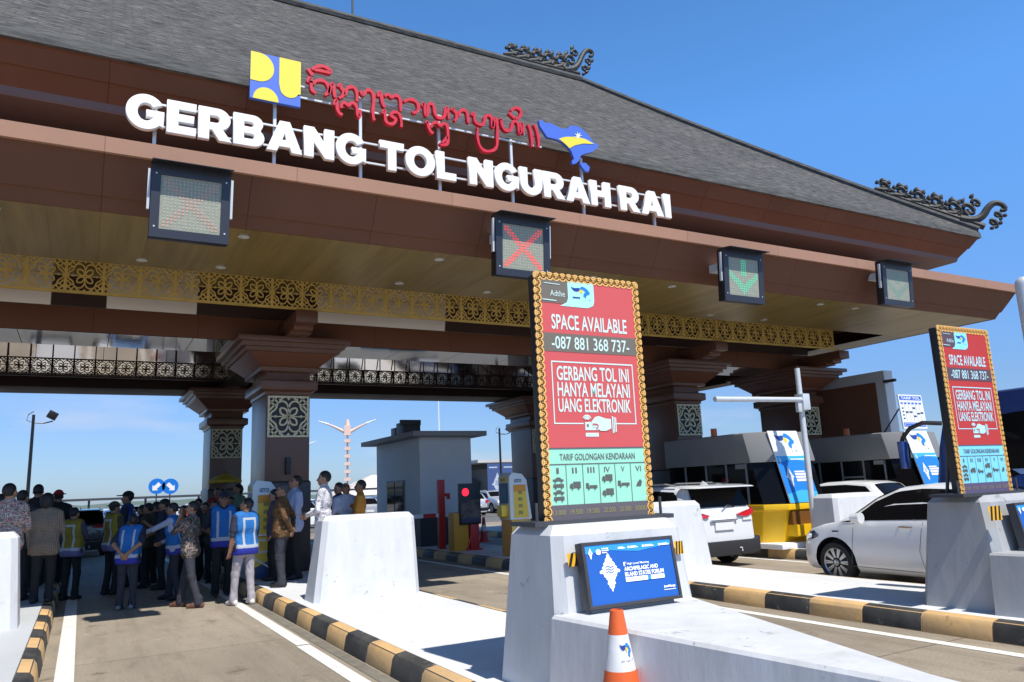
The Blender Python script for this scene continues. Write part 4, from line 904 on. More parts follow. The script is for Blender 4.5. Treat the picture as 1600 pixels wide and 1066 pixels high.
# steel poles
t = thing('steel_pole', 'white galvanised pole with a long horizontal arm over the lane', 'pole', (13.25, 11.2, .2)); O = Vector((13.25, 11.2, .2))
m = MB(); m.cyl((13.25, 11.2), .065, .055, .2, 3.92, STEEL, 16); o = m.build('pole', None, smooth=True); o.parent = t; o.location = -O
m = MB(); m.tube([(13.3, 11.12, 3.24), (10.62, 11.0, 3.185)], .052, STEEL, 12); o = m.build('arm', None, smooth=True); o.parent = t; o.location = -O
m = MB(); m.box(13.16, 13.36, 11.05, 11.27, 3.02, 3.36, STEEL); m.box(13.05, 13.17, 11.10, 11.18, 2.98, 3.20, STEEL)
for z in (3.06, 3.14, 3.22, 3.30): m.box(13.36, 13.40, 11.08, 11.24, z-.012, z+.012, DGREY)
o = m.build('clamp', None, bevel=.006); o.parent = t; o.location = -O
t = MB(); pts = [(9.60, 4.70, z) for z in (.2, 3.76)]+[(9.60, 4.70, 3.76+.10*math.sin(a)) for a in (.4, .8, 1.2, 1.5)]
t.tube(pts, [.10, .095, .089, .068, .036, .008], STEEL, 18); tag(t.build('steel_pole', smooth=True), 'thick white rounded pole cut by the right edge of the picture', 'pole')

# ------------------------------------------------------------------ vehicles
def vehicle(name, label, cat, prof, Wd, zb, paint, wheels, wr, windows, extras, loc, rz=0, belt=.9, tumble=.30, arch=True, group=None, endr=.22, low=None):
    """prof: (l, ztop) outline from rear (l=0) to front; the body is lofted, windows are patches on it"""
    t = thing(name, label, cat, loc, rz, group)
    L = prof[-1][0]; hw = Wd/2
    def ztop(l): return float(np.interp(l, [p[0] for p in prof], [p[1] for p in prof]))
    def plan(l):
        d = min(l, L-l); return hw*(1-endr*max(0, 1-d/.62)**2.6)
    def section(l):
        zt = ztop(l); w = plan(l); zbl = min(belt, zt-.05)
        pts = [(0, zb), (w*.86, zb), (w*.955, zb+.07), (w*.99, zb+.16), (w*1.0, lerp(zb, zbl, .55)), (w*.985, zbl-.07), (w*.955, zbl)]
        hgt = zt-zbl; wt = max(w*.45, w*.95-tumble*hgt)
        pts += [(lerp(w*.955, wt, .5), zbl+hgt*.5), (wt, zt-min(.075, hgt*.35)), (wt*.90, zt-min(.03, hgt*.15)), (wt*.55, zt-.004), (0, zt)]
        return pts
    def xat(l, z):
        p = section(l)[1:]; return float(np.interp(z, [q[1] for q in p], [q[0] for q in p]))
    st = sorted(set([round(L*i/56, 4) for i in range(57)]+[p[0] for p in prof]+[.015, .05, .1, L-.015, L-.05, L-.1]))
    rings = []
    for l in st:
        s = section(l); q = [Vector((x, l, z)) for x, z in s]+[Vector((-x, l, z)) for x, z in s[-2:0:-1]]; rings.append(q)
    b = MB(); b.loft(rings, paint); body = b.build('body', t, smooth=True, angle=42)
    if arch:
        bm = bmesh.new()
        for wy in wheels:
            for sx in (-1, 1):
                c = bmesh.ops.create_cone(bm, cap_ends=True, segments=28, radius1=wr*1.20, radius2=wr*1.20, depth=.5)
                bmesh.ops.transform(bm, matrix=Matrix.Translation((sx*(hw-.03), wy, wr+.01)) @ Matrix.Rotation(R(90), 4, 'Y'), verts=c['verts'])
        cm = bpy.data.meshes.new('cut'); bm.to_mesh(cm); bm.free(); co = bpy.data.objects.new('cut', cm); COL.objects.link(co)
        cm.materials.append(BLACK); body.data.materials.append(BLACK)
        md = body.modifiers.new('b', 'BOOLEAN'); md.object = co; md.operation = 'DIFFERENCE'; md.solver = 'EXACT'; md.material_mode = 'TRANSFER'
        body.parent = None
        me = bpy.data.meshes.new_from_object(body.evaluated_get(bpy.context.evaluated_depsgraph_get()), depsgraph=bpy.context.evaluated_depsgraph_get())
        body.modifiers.clear(); body.data = me; me.name = 'body'; body.parent = t; me.set_sharp_from_angle(angle=R(42))
        bpy.data.objects.remove(co)
    # windows
    for nm, kind, a in windows:
        mb = MB()
        if kind == 'side':
            for sx in (-1, 1):
                mb = MB(); l0, l1 = a[0][0], a[-1][0]; n = 20; vs = []; fs = []
                for i in range(n+1):
                    l = lerp(l0, l1, i/n); zl = float(np.interp(l, [q[0] for q in a], [q[1] for q in a])); zu = float(np.interp(l, [q[0] for q in a], [q[2] for q in a]))
                    for j in range(4): z = lerp(zl, max(zu, zl+.005), j/3); vs.append((sx*(xat(l, z)+.006), l, z))
                for i in range(n):
                    for j in range(3): fs.append((i*4+j, i*4+4+j, i*4+5+j, i*4+1+j))
                mb.add(vs, fs, GLASS)
                if sx < 0: mb.build(nm, t, smooth=True)
        else:
            l0, l1, f0, f1 = a; n = 10; vs = []; fs = []
            for i in range(n+1):
                l = lerp(l0, l1, i/n); zt = ztop(l); dz = (ztop(l+.01)-ztop(l-.01))/.02; nn = Vector((0, -dz, 1)).normalized()*.012
                wt = section(l)[-3][0]*lerp(f0, f1, i/n)*1.02
                for j in range(9):
                    x = lerp(-wt, wt, j/8); vs.append((x, l+nn.y, zt+nn.z-.02*abs(j/4-1)**3))
            for i in range(n):
                for j in range(8): fs.append((i*9+j, i*9+j+1, i*9+10+j, i*9+9+j))
            mb.add(vs, fs, GLASS)
        mb.build(nm, t, smooth=True)
    # wheels
    if wr:
        TY = mat('tyre_rubber', (.014, .014, .015), .8); RIM = mat('alloy_rim', (.45, .46, .47), .3, .8)
        w = MB(); n = 32
        def rr(r, x): return [Vector((x, r*math.cos(2*math.pi*k/n), r*math.sin(2*math.pi*k/n))) for k in range(n)]
        w.loft([rr(wr*.66, .02), rr(wr*.70, .0), rr(wr*.93, .0), rr(wr, .035), rr(wr, .165), rr(wr*.93, .20), rr(wr*.6, .20)], TY); 
        tyre = w.build('tyre', None, smooth=True)
        w = MB(); w.loft([rr(wr*.70, .0), rr(wr*.66, .012), rr(wr*.63, .06), rr(wr*.6, .07)], RIM, False, False); w.loft([rr(wr*.6, .07), rr(wr*.02, .075)], BLACK, False, True)
        for k in range(10):
            a = 2*math.pi*k/10
            for da in (-.085, .085):
                c, s_ = math.cos(a+da), math.sin(a+da); c2, s2 = math.cos(a+da*.9), math.sin(a+da*.9); pr = Vector((0, -s_, c))*.011
                p0 = Vector((.022, c2*wr*.12, s2*wr*.12)); p1 = Vector((.012, c*wr*.66, s_*wr*.66))
                w.add([p0-pr, p0+pr, p1+pr, p1-pr, p0-pr+Vector((.02, 0, 0)), p0+pr+Vector((.02, 0, 0)), p1+pr+Vector((.03, 0, 0)), p1-pr+Vector((.03, 0, 0))], [(0, 1, 2, 3), (0, 4, 5, 1), (1, 5, 6, 2), (2, 6, 7, 3), (3, 7, 4, 0)], RIM)
        w.loft([rr(wr*.15, .045), rr(wr*.15, .008), rr(wr*.10, .0)], RIM); rim = w.build('rim', None, smooth=True)
        first = True
        for wy in wheels:
            for sx in (-1, 1):
                e = link('wheel', None, t, (sx*(hw-.015), wy, wr)); e.empty_display_size = .1
                if sx > 0: e.rotation_euler = (0, 0, math.pi)
                if first: a_, b_ = tyre, rim
                else: a_, b_ = tyre.copy(), rim.copy(); COL.objects.link(a_); COL.objects.link(b_)
                first = False; a_.parent = e; b_.parent = e
    extras(t, xat, ztop, hw, L)
    return t
PW = mat('car_white', (.72, .73, .74), .25, coat=.6); PBLK = mat('car_black', (.012, .012, .014), .2, coat=.8); PGRY = mat('car_grey', (.30, .31, .33), .3, coat=.6); PBLU = mat('car_blue', (.03, .06, .13), .3, coat=.5)
TAIL = mat('tail_red', (.55, .012, .02), .2, coat=.5); TAILL = mat('tail_lit', (.9, .03, .03), .3, emit=1.6); CHR = mat('chrome', (.7, .7, .72), .12, 1.0); PLATE = mat('plate_white', (.75, .75, .74), .5)
SEAM = mat('panel_gap', (.12, .12, .125), .7)
def seam(t, xat, pts, name='door_seam', w=.007):
    for sx in (-1,):
        b = MB()
        for (l0, z0), (l1, z1) in zip(pts, pts[1:]):
            n = 4; P_ = [(lerp(l0, l1, i/n), lerp(z0, z1, i/n)) for i in range(n+1)]
            dl, dz = l1-l0, z1-z0; ln = math.hypot(dl, dz); ox, oz = -dz/ln*w/2, dl/ln*w/2
            vs = []
            for l, z in P_: vs += [(sx*(xat(l+ox, z+oz)+.004), l+ox, z+oz), (sx*(xat(l-ox, z-oz)+.004), l-ox, z-oz)]
            b.add(vs, [(2*i, 2*i+1, 2*i+3, 2*i+2) for i in range(n)], SEAM)
        b.build(name, t)
def patch(xat, pts_l, m, off=.006, both=True):
    """pts_l: list of (l, zlow, zhigh)"""
    b = MB()
    for sx in ((-1, 1) if both else (-1,)):
        vs = []; n = len(pts_l)
        for l, z0, z1 in pts_l:
            for j in range(4): z = lerp(z0, z1, j/3); vs.append((sx*(xat(l, z)+off), l, z))
        b.add(vs, [(i*4+j, i*4+4+j, i*4+5+j, i*4+1+j) for i in range(n-1) for j in range(3)], m)
    return b
def sedan_extras(t, xat, ztop, hw, L):
    for x in (-1, 1):
        b = MB(); b.loft([[Vector((x*(hw-.02+.16*math.cos(a)*.5+.09), 2.86+q*.10, 1.0+.075*math.sin(a)*(1-.2*q))) for a in [i*math.pi/6 for i in range(12)]] for q in (-.5, 0, .6, 1)], PW); b.build('mirror', t, smooth=True, bevel=0)
    b = patch(xat, [(3.70, .70, .74), (3.80, .665, .79), (3.92, .63, .775), (4.04, .60, .72), (4.12, .60, .665)], mat('headlight_dark', (.03, .032, .036), .08, coat=.6)); b.build('headlight', t, smooth=True)
    b = patch(xat, [(3.84, .69, .74), (3.95, .66, .73), (4.04, .64, .70)], CHR, .010); b.build('lamp_insert', t, smooth=True)
    b = MB()
    for l in (2.05, .98): b.add([(-(xat(l, .87)+.012), l, .855), (-(xat(l+.21, .87)+.012), l+.21, .862), (-(xat(l+.21, .9)+.022), l+.21, .892), (-(xat(l, .9)+.022), l, .885)], [(0, 1, 2, 3)], PW)
    for l in (2.05, .98): b.tube([(-(xat(l, .88)+.002), l, .872), (-(xat(l, .88)+.032), l+.03, .875), (-(xat(l, .88)+.032), l+.19, .88), (-(xat(l, .88)+.002), l+.22, .88)], .012, CHR, 6)
    b.build('door_handle', t)
    seam(t, xat, [(3.13, .28), (3.08, .55), (3.02, .93)]); seam(t, xat, [(1.93, .26), (1.98, .55), (1.90, .95)]); seam(t, xat, [(3.13, .28), (1.93, .26)]); seam(t, xat, [(1.0, .45), (.95, .95)])
    b = MB(); b.add([(-(xat(l, z)+.007), l, z) for l, z in ((1.98, .98), (2.06, .98), (2.10, 1.38), (2.02, 1.385))], [(0, 1, 2, 3)], PBLK); b.build('door_pillar', t)
    b = patch(xat, [(3.30, .78, .80), (3.42, .775, .80)], CHR, .008, False); b.build('side_badge', t)
    b = patch(xat, [(2.95, .945, .95), (3.12, .93, .955), (3.26, .925, .93)], GLASS, .012, False); b.build('quarter_glass', t)
    b = MB(); b.tube([(0, .9, 1.47), (0, .75, 1.56)], .012, PBLK, 5); b.build('aerial', t)
SED = [(0, .62), (.04, .95), (.12, 1.02), (.55, 1.05), (.75, 1.10), (1.15, 1.36), (1.5, 1.455), (1.95, 1.475), (2.4, 1.44), (2.75, 1.30), (3.15, 1.03), (3.3, .955), (3.62, .90), (3.88, .83), (4.04, .75), (4.13, .66), (4.19, .50)]
sed_win = [('side_window', 'side', [(1.0, 1.0, 1.02), (1.15, 1.0, 1.20), (1.5, .99, 1.385), (2.0, .98, 1.405), (2.4, .97, 1.37), (2.75, .96, 1.22), (3.06, .95, .98)]), ('windshield', 'top', (2.5, 3.22, .93, .97)), ('rear_window', 'top', (.74, 1.24, .9, .92))]
vehicle('sedan_car', 'white sedan waiting at the right, its front wheel and dark windows showing past the barrier', 'car', SED, 1.70, .19, PW, (.95, 3.42), .315, sed_win, sedan_extras, (11.10, 4.95, 0), R(-.5), belt=.94, tumble=.50, endr=.30)
def suv_extras(t, xat, ztop, hw, L):
    lo = mat('bumper_black', (.022, .022, .024), .65)
    rear = lambda pts, y: [(x, y, z) for x, z in pts]
    for sx in (-1, 1):
        b = MB(); b.loft([[Vector((sx*x, y+(.05 if x > .7 else 0), z)) for x, z in ((.36, .985), (.55, 1.035), (hw-.045, 1.09), (hw-.03, .985), (.62, .935), (.42, .95))] for y in (-.022, .10)], TAIL); b.build('tail_lamp', t)
    for sx in (-1, 1): b = MB(); b.box(sx*.62-.12, sx*.62+.12, -.012, .05, .865, .905, PLATE); b.build('reverse_lamp', t)
    b = MB(); b.loft([[Vector((x, y, z)) for x, z in ((-hw+.01, .56), (-hw+.14, .50), (hw-.14, .50), (hw-.01, .56), (hw-.02, .27), (hw-.2, .23), (-hw+.2, .23), (-hw+.02, .27))] for y in (-.075, .16)], lo); b.build('bumper', t, bevel=.02)
    b = MB(); b.box(-.24, .24, -.028, .03, .705, .845, PLATE); b.build('number_plate', t); b = MB(); b.box(-.34, .34, -.035, .03, .87, .90, CHR); b.build('tailgate_trim', t, bevel=.008)
    b = MB(); b.loft([[Vector((x, y, z)) for x, z in ((-.70, z0), (.70, z0), (.62, z1), (-.62, z1))] for y, z0, z1 in ((-.20, 1.50, 1.525), (.10, 1.50, 1.555), (.45, 1.51, 1.565))], PW); b.build('spoiler', t, bevel=.01)
    b = MB(); b.loft([[Vector((x, y, z)) for x, z in ((-.03, 1.555), (.03, 1.555), (.004, q), (-.004, q))] for y, q in ((.35, 1.56), (.48, 1.64), (.56, 1.56))], PW); b.build('roof_fin', t)
    b = MB(); b.tube([(0, -.02, 1.12), (.12, .0, 1.17), (.34, .04, 1.12)], .012, PBLK, 5); b.build('rear_wiper', t)
    b = MB(); b.tube([(.30, -.07, .36), (.32, -.10, .36), (.32, -.10, .30)], .015, PLATE, 6); b.tube([(.1, -.05, .24), (.1, -.02, .24)], .04, DGREY, 8); b.build('tow_hook', t)
    b = MB(); b.add([(x, y, z) for x, y, z in ((-.70, .022, 1.14), (.70, .022, 1.14), (.66, .198, 1.49), (-.66, .198, 1.49))], [(0, 1, 2, 3)], GLASS); b.build('rear_window', t)
    b = MB()
    for sx in (-1, 1): b.tube([(sx*.60, .6, 1.555), (sx*.60, .9, 1.60), (sx*.60, 2.0, 1.60), (sx*.60, 2.3, 1.54)], .018, mat('roof_rail', (.3, .3, .3), .4), 6)
    b.build('roof_rail', t)
SUV = [(0, .60), (.02, .95), (.03, 1.10), (.22, 1.48), (.35, 1.53), (.9, 1.565), (1.7, 1.565), (2.3, 1.50), (3.0, 1.16), (3.15, 1.09), (3.9, 1.0), (4.25, .90), (4.4, .72), (4.43, .5)]
suv_win = [('side_window', 'side', [(.36, 1.16, 1.20), (.55, 1.12, 1.44), (1.2, 1.09, 1.47), (2.0, 1.06, 1.45), (2.4, 1.05, 1.36), (2.85, 1.04, 1.10)]), ('windshield', 'top', (2.35, 3.02, .93, .97))]
suv = vehicle('suv_car', 'white SUV seen from behind, stopped between the barrier and the yellow booth', 'car', SUV, 1.72, .26, PW, (.78, 3.40), .34, suv_win, suv_extras, (10.80, 11.25, 0), R(0), belt=1.05, tumble=.36, endr=.10)
def hatch_extras(t, xat, ztop, hw, L):
    for sx in (-1, 1): b = MB(); b.box(sx*(hw-.18)-.10, sx*(hw-.18)+.12, -.012, .10, .80, .98, TAIL); b.build('tail_lamp', t)
    b = MB(); b.box(-.24, .24, -.02, .04, .60, .72, PLATE); b.build('number_plate', t)
    for x in (-1, 1): b = MB(); b.box(x*(hw+.02)-.1, x*(hw+.02)+.1, 2.5, 2.62, .95, 1.09, PW); b.build('mirror', t, bevel=.02)
    b = MB(); b.box(-hw+.06, hw-.06, -.03, .1, .3, .5, BLACK); b.build('bumper', t, bevel=.02)
    seam(t, xat, [(2.8, .3), (2.75, .95)]); seam(t, xat, [(1.7, .3), (1.72, .95)])
HAT = [(0, .6), (.03, .95), (.10, 1.05), (.52, 1.43), (.7, 1.47), (1.3, 1.50), (1.9, 1.48), (2.3, 1.40), (2.85, 1.06), (3.0, .98), (3.5, .88), (3.75, .76), (3.8, .5)]
hat_win = [('side_window', 'side', [(.42, 1.14, 1.18), (.62, 1.08, 1.36), (1.2, 1.02, 1.41), (1.9, .98, 1.39), (2.3, .96, 1.28), (2.7, .95, 1.0)]), ('windshield', 'top', (2.3, 2.88, .93, .97)), ('rear_window', 'top', (.12, .50, .86, .86))]
hatch = vehicle('hatchback_car', 'white hatchback roof showing above the barrier behind the white sedan', 'car', HAT, 1.64, .2, PW, (.7, 3.1), .29, hat_win, hatch_extras, (16.45, 11.2, 0), 0, belt=.97, tumble=.42, endr=.2)
# dark cars and parked cars beyond the gate
bs = copy_tree(suv); bs.location = (-.02, 29.6, 0); bs['label'] = 'black SUV with red tail lamps beyond the gate, seen between the people'
def repaint(root, mp):
    for ch in root.children:
        if ch.type == 'MESH':
            me = None
            for i, m in enumerate(ch.data.materials):
                if m.name in mp:
                    if me is None: me = ch.data.copy(); ch.data = me
                    me.materials[i] = mp[m.name]
        repaint(ch, mp)
repaint(bs, {'car_white': PBLK, 'tail_red': TAIL})
b2 = copy_tree(hatch); b2.location = (1.35, 34.5, 0); repaint(b2, {'car_white': PBLU}); b2['label'] = 'dark blue hatchback in front of the black SUV beyond the gate'
k = 0
ccol = [PW, PGRY, PW, PBLK, PW, PW, PGRY, mat('car_silver', (.52, .53, .55), .3, .3, coat=.5)]
for row, yy in enumerate((46, 53, 61)):
    for i in range(15 if row < 2 else 12):
        c = copy_tree(hatch if (i+row) % 3 else suv); x = -9+2.45*i+row*1.1; c.location = (x, yy+random.uniform(-.3, .3), 0); c.rotation_euler = (0, 0, R(random.choice((0, 180))+random.uniform(-3, 3)))
        p = ccol[(i*3+row*5) % len(ccol)]
        repaint(c, {'car_white': p}); c['group'] = 'parked cars beyond the gate'; c['label'] = 'parked car in the distant rows beyond the gate'; c['category'] = 'car'; c.name = 'parked_car'
# bus
def bus_extras(t, xat, ztop, hw, L):
    blu = mat('bus_mirror_blue', (.02, .055, .22), .3, coat=.5)
    b = MB(); b.tube([(-hw+.15, L-.35, 2.62), (-hw-.05, L-.05, 2.66), (-hw-.05, L+.25, 2.57), (-hw-.06, L+.44, 2.38), (-hw-.06, L+.47, 2.3)], .045, BLACK, 8); b.build('mirror_arm', t, smooth=True)
    b = MB(); b.loft([oct_ring(-hw-.18, -hw+.06, L+.38, L+.54, .03, 2.30), oct_ring(-hw-.16, -hw+.04, L+.40, L+.53, .03, 1.72)], blu); b.build('mirror', t, bevel=.015)
    b = MB(); b.add([(-hw-.02, L+.375, 1.76), (-hw+.04, L+.375, 1.76), (-hw+.04, L+.375, 2.25), (-hw-.02, L+.375, 2.25)], [(0, 1, 2, 3)], CHR); b.build('mirror_glass', t)
    b = patch(xat, [(l, .5, .62) for l in np.linspace(.3, L-.4, 12)], PW, .008); b.build('white_stripe', t)
    b = patch(xat, [(l, 1.52, 1.62) for l in np.linspace(.3, L-.6, 12)], mat('bus_stripe', (.20, .30, .52), .4), .008); b.build('side_stripe', t)
BUSP = [(0, .6), (.03, 2.6), (.12, 3.05), (.35, 3.17), (4, 3.22), (8.2, 3.20), (8.9, 3.08), (9.25, 2.85), (9.45, 2.2), (9.62, 1.3), (9.66, .6)]
vehicle('bus', 'dark blue bus with a hanging mirror arm behind the smaller advert screen', 'bus', BUSP, 2.45, .32, mat('bus_blue', (.008, .036, .15), .28, coat=.5), (2.2, 7.6), .48,
        [('side_window', 'side', [(.5, 1.75, 2.7), (3, 1.75, 2.72), (6, 1.75, 2.74), (7.6, 1.60, 2.72), (8.4, 1.35, 2.66), (9.0, 1.2, 2.5), (9.12, 1.2, 2.4)]), ('windshield', 'top', (8.95, 9.6, .95, .98))], bus_extras, (16.85, .45, 0), 0, belt=1.5, tumble=.07, endr=.14)

# ------------------------------------------------------------------ equipment under the gate
def kiosk(loc, lbl):
    t = thing('toll_terminal', lbl, 'payment terminal', loc, 0, 'automatic toll terminals')
    KW = mat('kiosk_white', (.62, .66, .66), .4); KB = mat('kiosk_blue', (.02, .06, .17), .4); KO = mat('kiosk_orange', (.62, .27, .03), .5); KY = mat('kiosk_yellow', (.72, .52, .07), .45)
    b = MB(); b.box(-.24, .24, -.22, .26, 0, .78, KO); b.build('pedestal', t, bevel=.01)
    b = MB(); pr = [(-.27, .78), (.27, .78), (.17, 1.62), (.06, 1.76), (-.20, 1.80), (-.27, 1.70)]
    b.loft([[Vector((x, y, z)) for x, z in pr] for y in (-.24, .28)], KW); b.build('cabinet', t, bevel=.015)
    P = Panel((-.22, -.245, .82), (.44, 0, 0), (0, 0, .90), (0, -1, 0))
    P.poly([(.10, 0), (.93, 0), (.78, .78), (.10, .78)], 1, KY); P.poly([(.10, .62), (.81, .62), (.78, .78), (.10, .78)], 2, KO); P.text('GTO', .16, .84, .56, .92, 2, KB, .03)
    for k in range(4): P.rect(.34, .08+.16*k, .58, .16+.16*k, 3, mat('icon_olive', (.30, .25, .08), .5))
    P.mb.build('side_print', t, fixn=False)
    P = Panel((-.276, .24, .80), (0, -.44, 0), (0, 0, .92), (-1, 0, 0))
    P.rect(.04, .86, .96, .98, 1, KY); P.text('GTO', .2, .88, .7, .95, 2, KB, .03); P.rect(.04, .36, .96, .84, 1, KB); P.rect(.25, .42, .75, .72, 2, mat('kiosk_screen', (.05, .17, .26), .2)); P.rect(.04, .0, .96, .34, 1, KY)
    P.mb.build('front_print', t, fixn=False)
    b = MB(); b.box(-.42, -.27, -.12, .10, .86, 1.10, KY); b.build('card_reader', t, bevel=.015)
    P = Panel((-.238, -.225, .02), (.476, 0, 0), (0, 0, .74), (0, -1, 0)); P.poly([(0, 0), (1, 0), (1, .55), (0, .25)], 1, KB); P.poly([(0, .25), (1, .55), (1, 1), (0, 1)], 1, KY); P.line([(.05, .5), (.95, .12)], .05, 2, KW); P.frame(.15, .62, .88, .95, .06, .05, 2, KW)
    P.mb.build('base_print', t, fixn=False)
    return t
kiosk((3.03, 15.2, .2), 'yellow and white toll terminal at the column foot, beside the man in grey trousers')
kiosk((8.42, 15.15, .2), 'yellow and blue toll terminal just left of the near barrier, with a dark screen')
t = thing('boom_gate', 'orange boom gate machine with a red and white arm across the lane', 'boom gate', (8.2, 17.7, .2))
b = MB(); b.box(-.20, .20, -.15, .20, 0, .92, mat('machine_orange', (.62, .27, .015), .45)); b.build('cabinet', t, bevel=.02)
b = MB()
for k in range(9): b.box(-3.0+.35*k, -3.0+.35*k+.35, .94, 1.0, .80, .90, (RED if k % 2 else WHITE))
b.build('boom_arm', t)
b = MB(); b.box(-.12, .05, .9, 1.05, 0, 1.75, RED); b.box(.05, .21, .93, 1.0, 1.32, 1.4, RED); b.box(.13, .21, .93, 1.0, 1.25, 1.32, RED); b.build('red_post', t, bevel=.01)
t = thing('display_stand', 'black upright display with a round red light on a red stand', 'display', (8.44, 17.55, .2))
b = MB(); b.box(-.29, .29, -.05, .06, .62, 1.62, BLACK); b.build('display_case', t, bevel=.012)
P = Panel((-.27, -.055, .64), (.54, 0, 0), (0, 0, .96), (0, -1, 0)); P.rect(.03, .03, .97, .60, 1, mat('display_image', (.035, .03, .03), .25, var=.7, vscale=5, rgb2=(.16, .13, .11))); P.rect(.03, .03, .97, .14, 2, mat('display_blue', (.03, .03, .09), .3)); P.poly(arc(.26, .80, .17, .098, 0, 360, 20)[:-1], 2, mat('red_light', (1.0, .012, .03), .4, emit=2.2)); P.mb.build('screen', t, fixn=False)
b = MB(); b.box(.0, .24, -.02, .12, .03, .64, RED); b.box(-.12, .30, -.10, .20, 0, .035, RED); b.tube([(-.08, .0, .03), (.02, .0, .35)], .03, RED, 6); b.build('red_stand', t, bevel=.01)
pc = thing('traffic_cone', 'small red and white cone by the dark kerb behind the upright display', 'traffic cone', (10.05, 20.0, .2))
b = MB(); b.cyl((0, 0), .14, .085, .02, .3, RED, 14); b.cyl((0, 0), .085, .06, .3, .48, CW, 14); b.cyl((0, 0), .06, .035, .48, .68, RED, 14); b.build('cone_body', pc); b = MB(); b.box(-.18, .18, -.18, .18, 0, .025, RED); b.build('cone_base', pc)
t = MB(); t.box(18.15, 18.33, 12.15, 12.25, .2, 2.05, mat('orange_bar', (.85, .10, .012), .4, emit=.25)); tag(t.build('orange_post', bevel=.01), 'bright orange upright bar in front of the far booth windows', 'post')  # a faint glow is put into the orange of the bar
# control cabin between the gate columns
t = thing('control_cabin', 'small grey cabin with a flat roof standing under the gate', 'cabin', (8.85, 21.8, .2)); O = Vector((8.85, 21.8, .2))
CG = mat('cabin_grey', (.74, .76, .78), .6, var=.06, vscale=2)
def TB(mb, name, par=None, **k): o = mb.build(name, None, **k); o.parent = par or t; o.location = -O if par is None else (0, 0, 0); return o
b = MB(); b.box(8.13, 9.72, 20.0, 23.6, .95, 3.16, CG); TB(b, 'wall', bevel=.01)
b = MB(); b.box(8.11, 9.74, 19.98, 23.62, .2, .95, mat('cabin_base', (.03, .03, .034), .5)); TB(b, 'base')
b = MB(); b.box(7.78, 10.02, 19.55, 24.1, 3.16, 3.30, mat('cabin_roof', (.30, .31, .32), .6)); TB(b, 'roof', bevel=.01)
b = MB(); b.box(8.10, 8.14, 21.15, 22.6, .98, 2.02, MGREY); wf = TB(b, 'window'); b = MB(); b.box(8.085, 8.105, 21.22, 21.85, 1.02, 1.96, GLASS); b.box(8.085, 8.105, 21.93, 22.53, 1.02, 1.96, GLASS); o = b.build('pane', wf)
b = MB(); b.box(8.2, 8.75, 21.4, 22.0, 3.30, 3.72, DGREY); b.box(8.25, 8.6, 22.2, 22.6, 3.30, 3.62, BLACK); b.box(8.1, 8.75, 21.35, 21.45, 3.62, 3.78, DGREY); TB(b, 'air_conditioner', bevel=.02)

# ------------------------------------------------------------------ beyond the gate
def camera_lamp(x, y, z, lbl):
    t = thing('camera_pole', lbl, 'lamp post', (x, y, 0), 0, 'black floodlight posts beyond the gate')
    b = MB(); b.cyl((0, 0), .085, .06, 0, z, BLACK, 10); b.build('pole', t, smooth=True)
    b = MB(); b.tube([(0, 0, z-.35), (.4, 0, z-.38), (.75, 0, z-.28)], .03, BLACK, 6); b.tube([(0, 0, z-.35), (-.25, 0, z-.25), (-.2, 0, z), (0, 0, z+.15)], .018, BLACK, 6); b.build('arm', t)
    b = MB(); M_ = Matrix.Translation((.72, 0, z-.02)) @ Matrix.Rotation(R(28), 4, 'Y'); b.box(-.19, .19, -.16, .16, -.17, .17, BLACK, M_); b.build('floodlight', t, bevel=.02)
p = at(47.5, 760, 40); camera_lamp(p.x-.08, 40, 5.75, 'black floodlight post on the left, above the crowd')
p = at(783.5, 700, 42); camera_lamp(p.x-.1, 42, 5.35, 'black floodlight post beside the dark column, right of the cabin')
SALM = mat('salmon_paint', (.80, .56, .45), .6); PALE = mat('pale_metal', (.8, .8, .82), .4)  # salmon made paler, with the far haze mixed into the colour
def winged_lamp(u, y, ztop, lbl, s=1.0):
    p = at(u, 760, y); t = thing('ornate_street_lamp', lbl, 'street lamp', (p.x, y, 0), R(-20), 'ornate street lamps beyond the gate')
    b = MB(); z = 0; b.cyl((0, 0), .11*s, .10*s, 0, ztop*.94, mat('lamp_shaft', (.66, .48, .40), .6), 8)
    for k in range(9): zz = ztop*(.06+.085*k); b.box(-.36*s, .36*s, -.36*s, .36*s, zz, zz+ztop*.034, SALM)
    b.box(-.38*s, .38*s, -.3*s, .3*s, ztop*.82, ztop*.93, SALM); b.build('shaft', t)
    b = MB(); b.cyl((0, 0), .30*s, .16*s, ztop*.93, ztop*1.0, SALM, 8); b.cyl((0, 0), .25*s, .25*s, ztop*.90, ztop*.935, DGREY, 8); b.build('finial', t)
    for sx in (-1, 1):
        b = MB(); b.tube([(sx*.3*s, 0, ztop*.86), (sx*1.4*s, 0, ztop*.915), (sx*2.3*s, 0, ztop*.955)], [.20*s, .14*s, .09*s], SALM, 8); w = b.build('wing', t)
        b = MB(); b.tube([(sx*2.2*s, 0, ztop*.95), (sx*3.4*s, 0, ztop*.992)], [.13*s, .05*s], PALE, 8); b.build('lantern', w)
winged_lamp(543, 90, 10.6, 'salmon ornate lamp with two wing arms, in full view left of the cabin')
p = at(460, 760, 150); winged_lamp(461, 150, 12.3, 'more distant winged lamp, one arm showing beside the near column', 1.15)
t = MB(); p = at(688, 760, 110); t.cyl((p.x, 110), .15, .09, 0, 16.5, PALE, 8); tag(t.build('white_mast', smooth=True), 'plain white mast rising behind the cabin roof', 'mast')
SB = mat('sign_blue', (.005, .17, .66), .45)
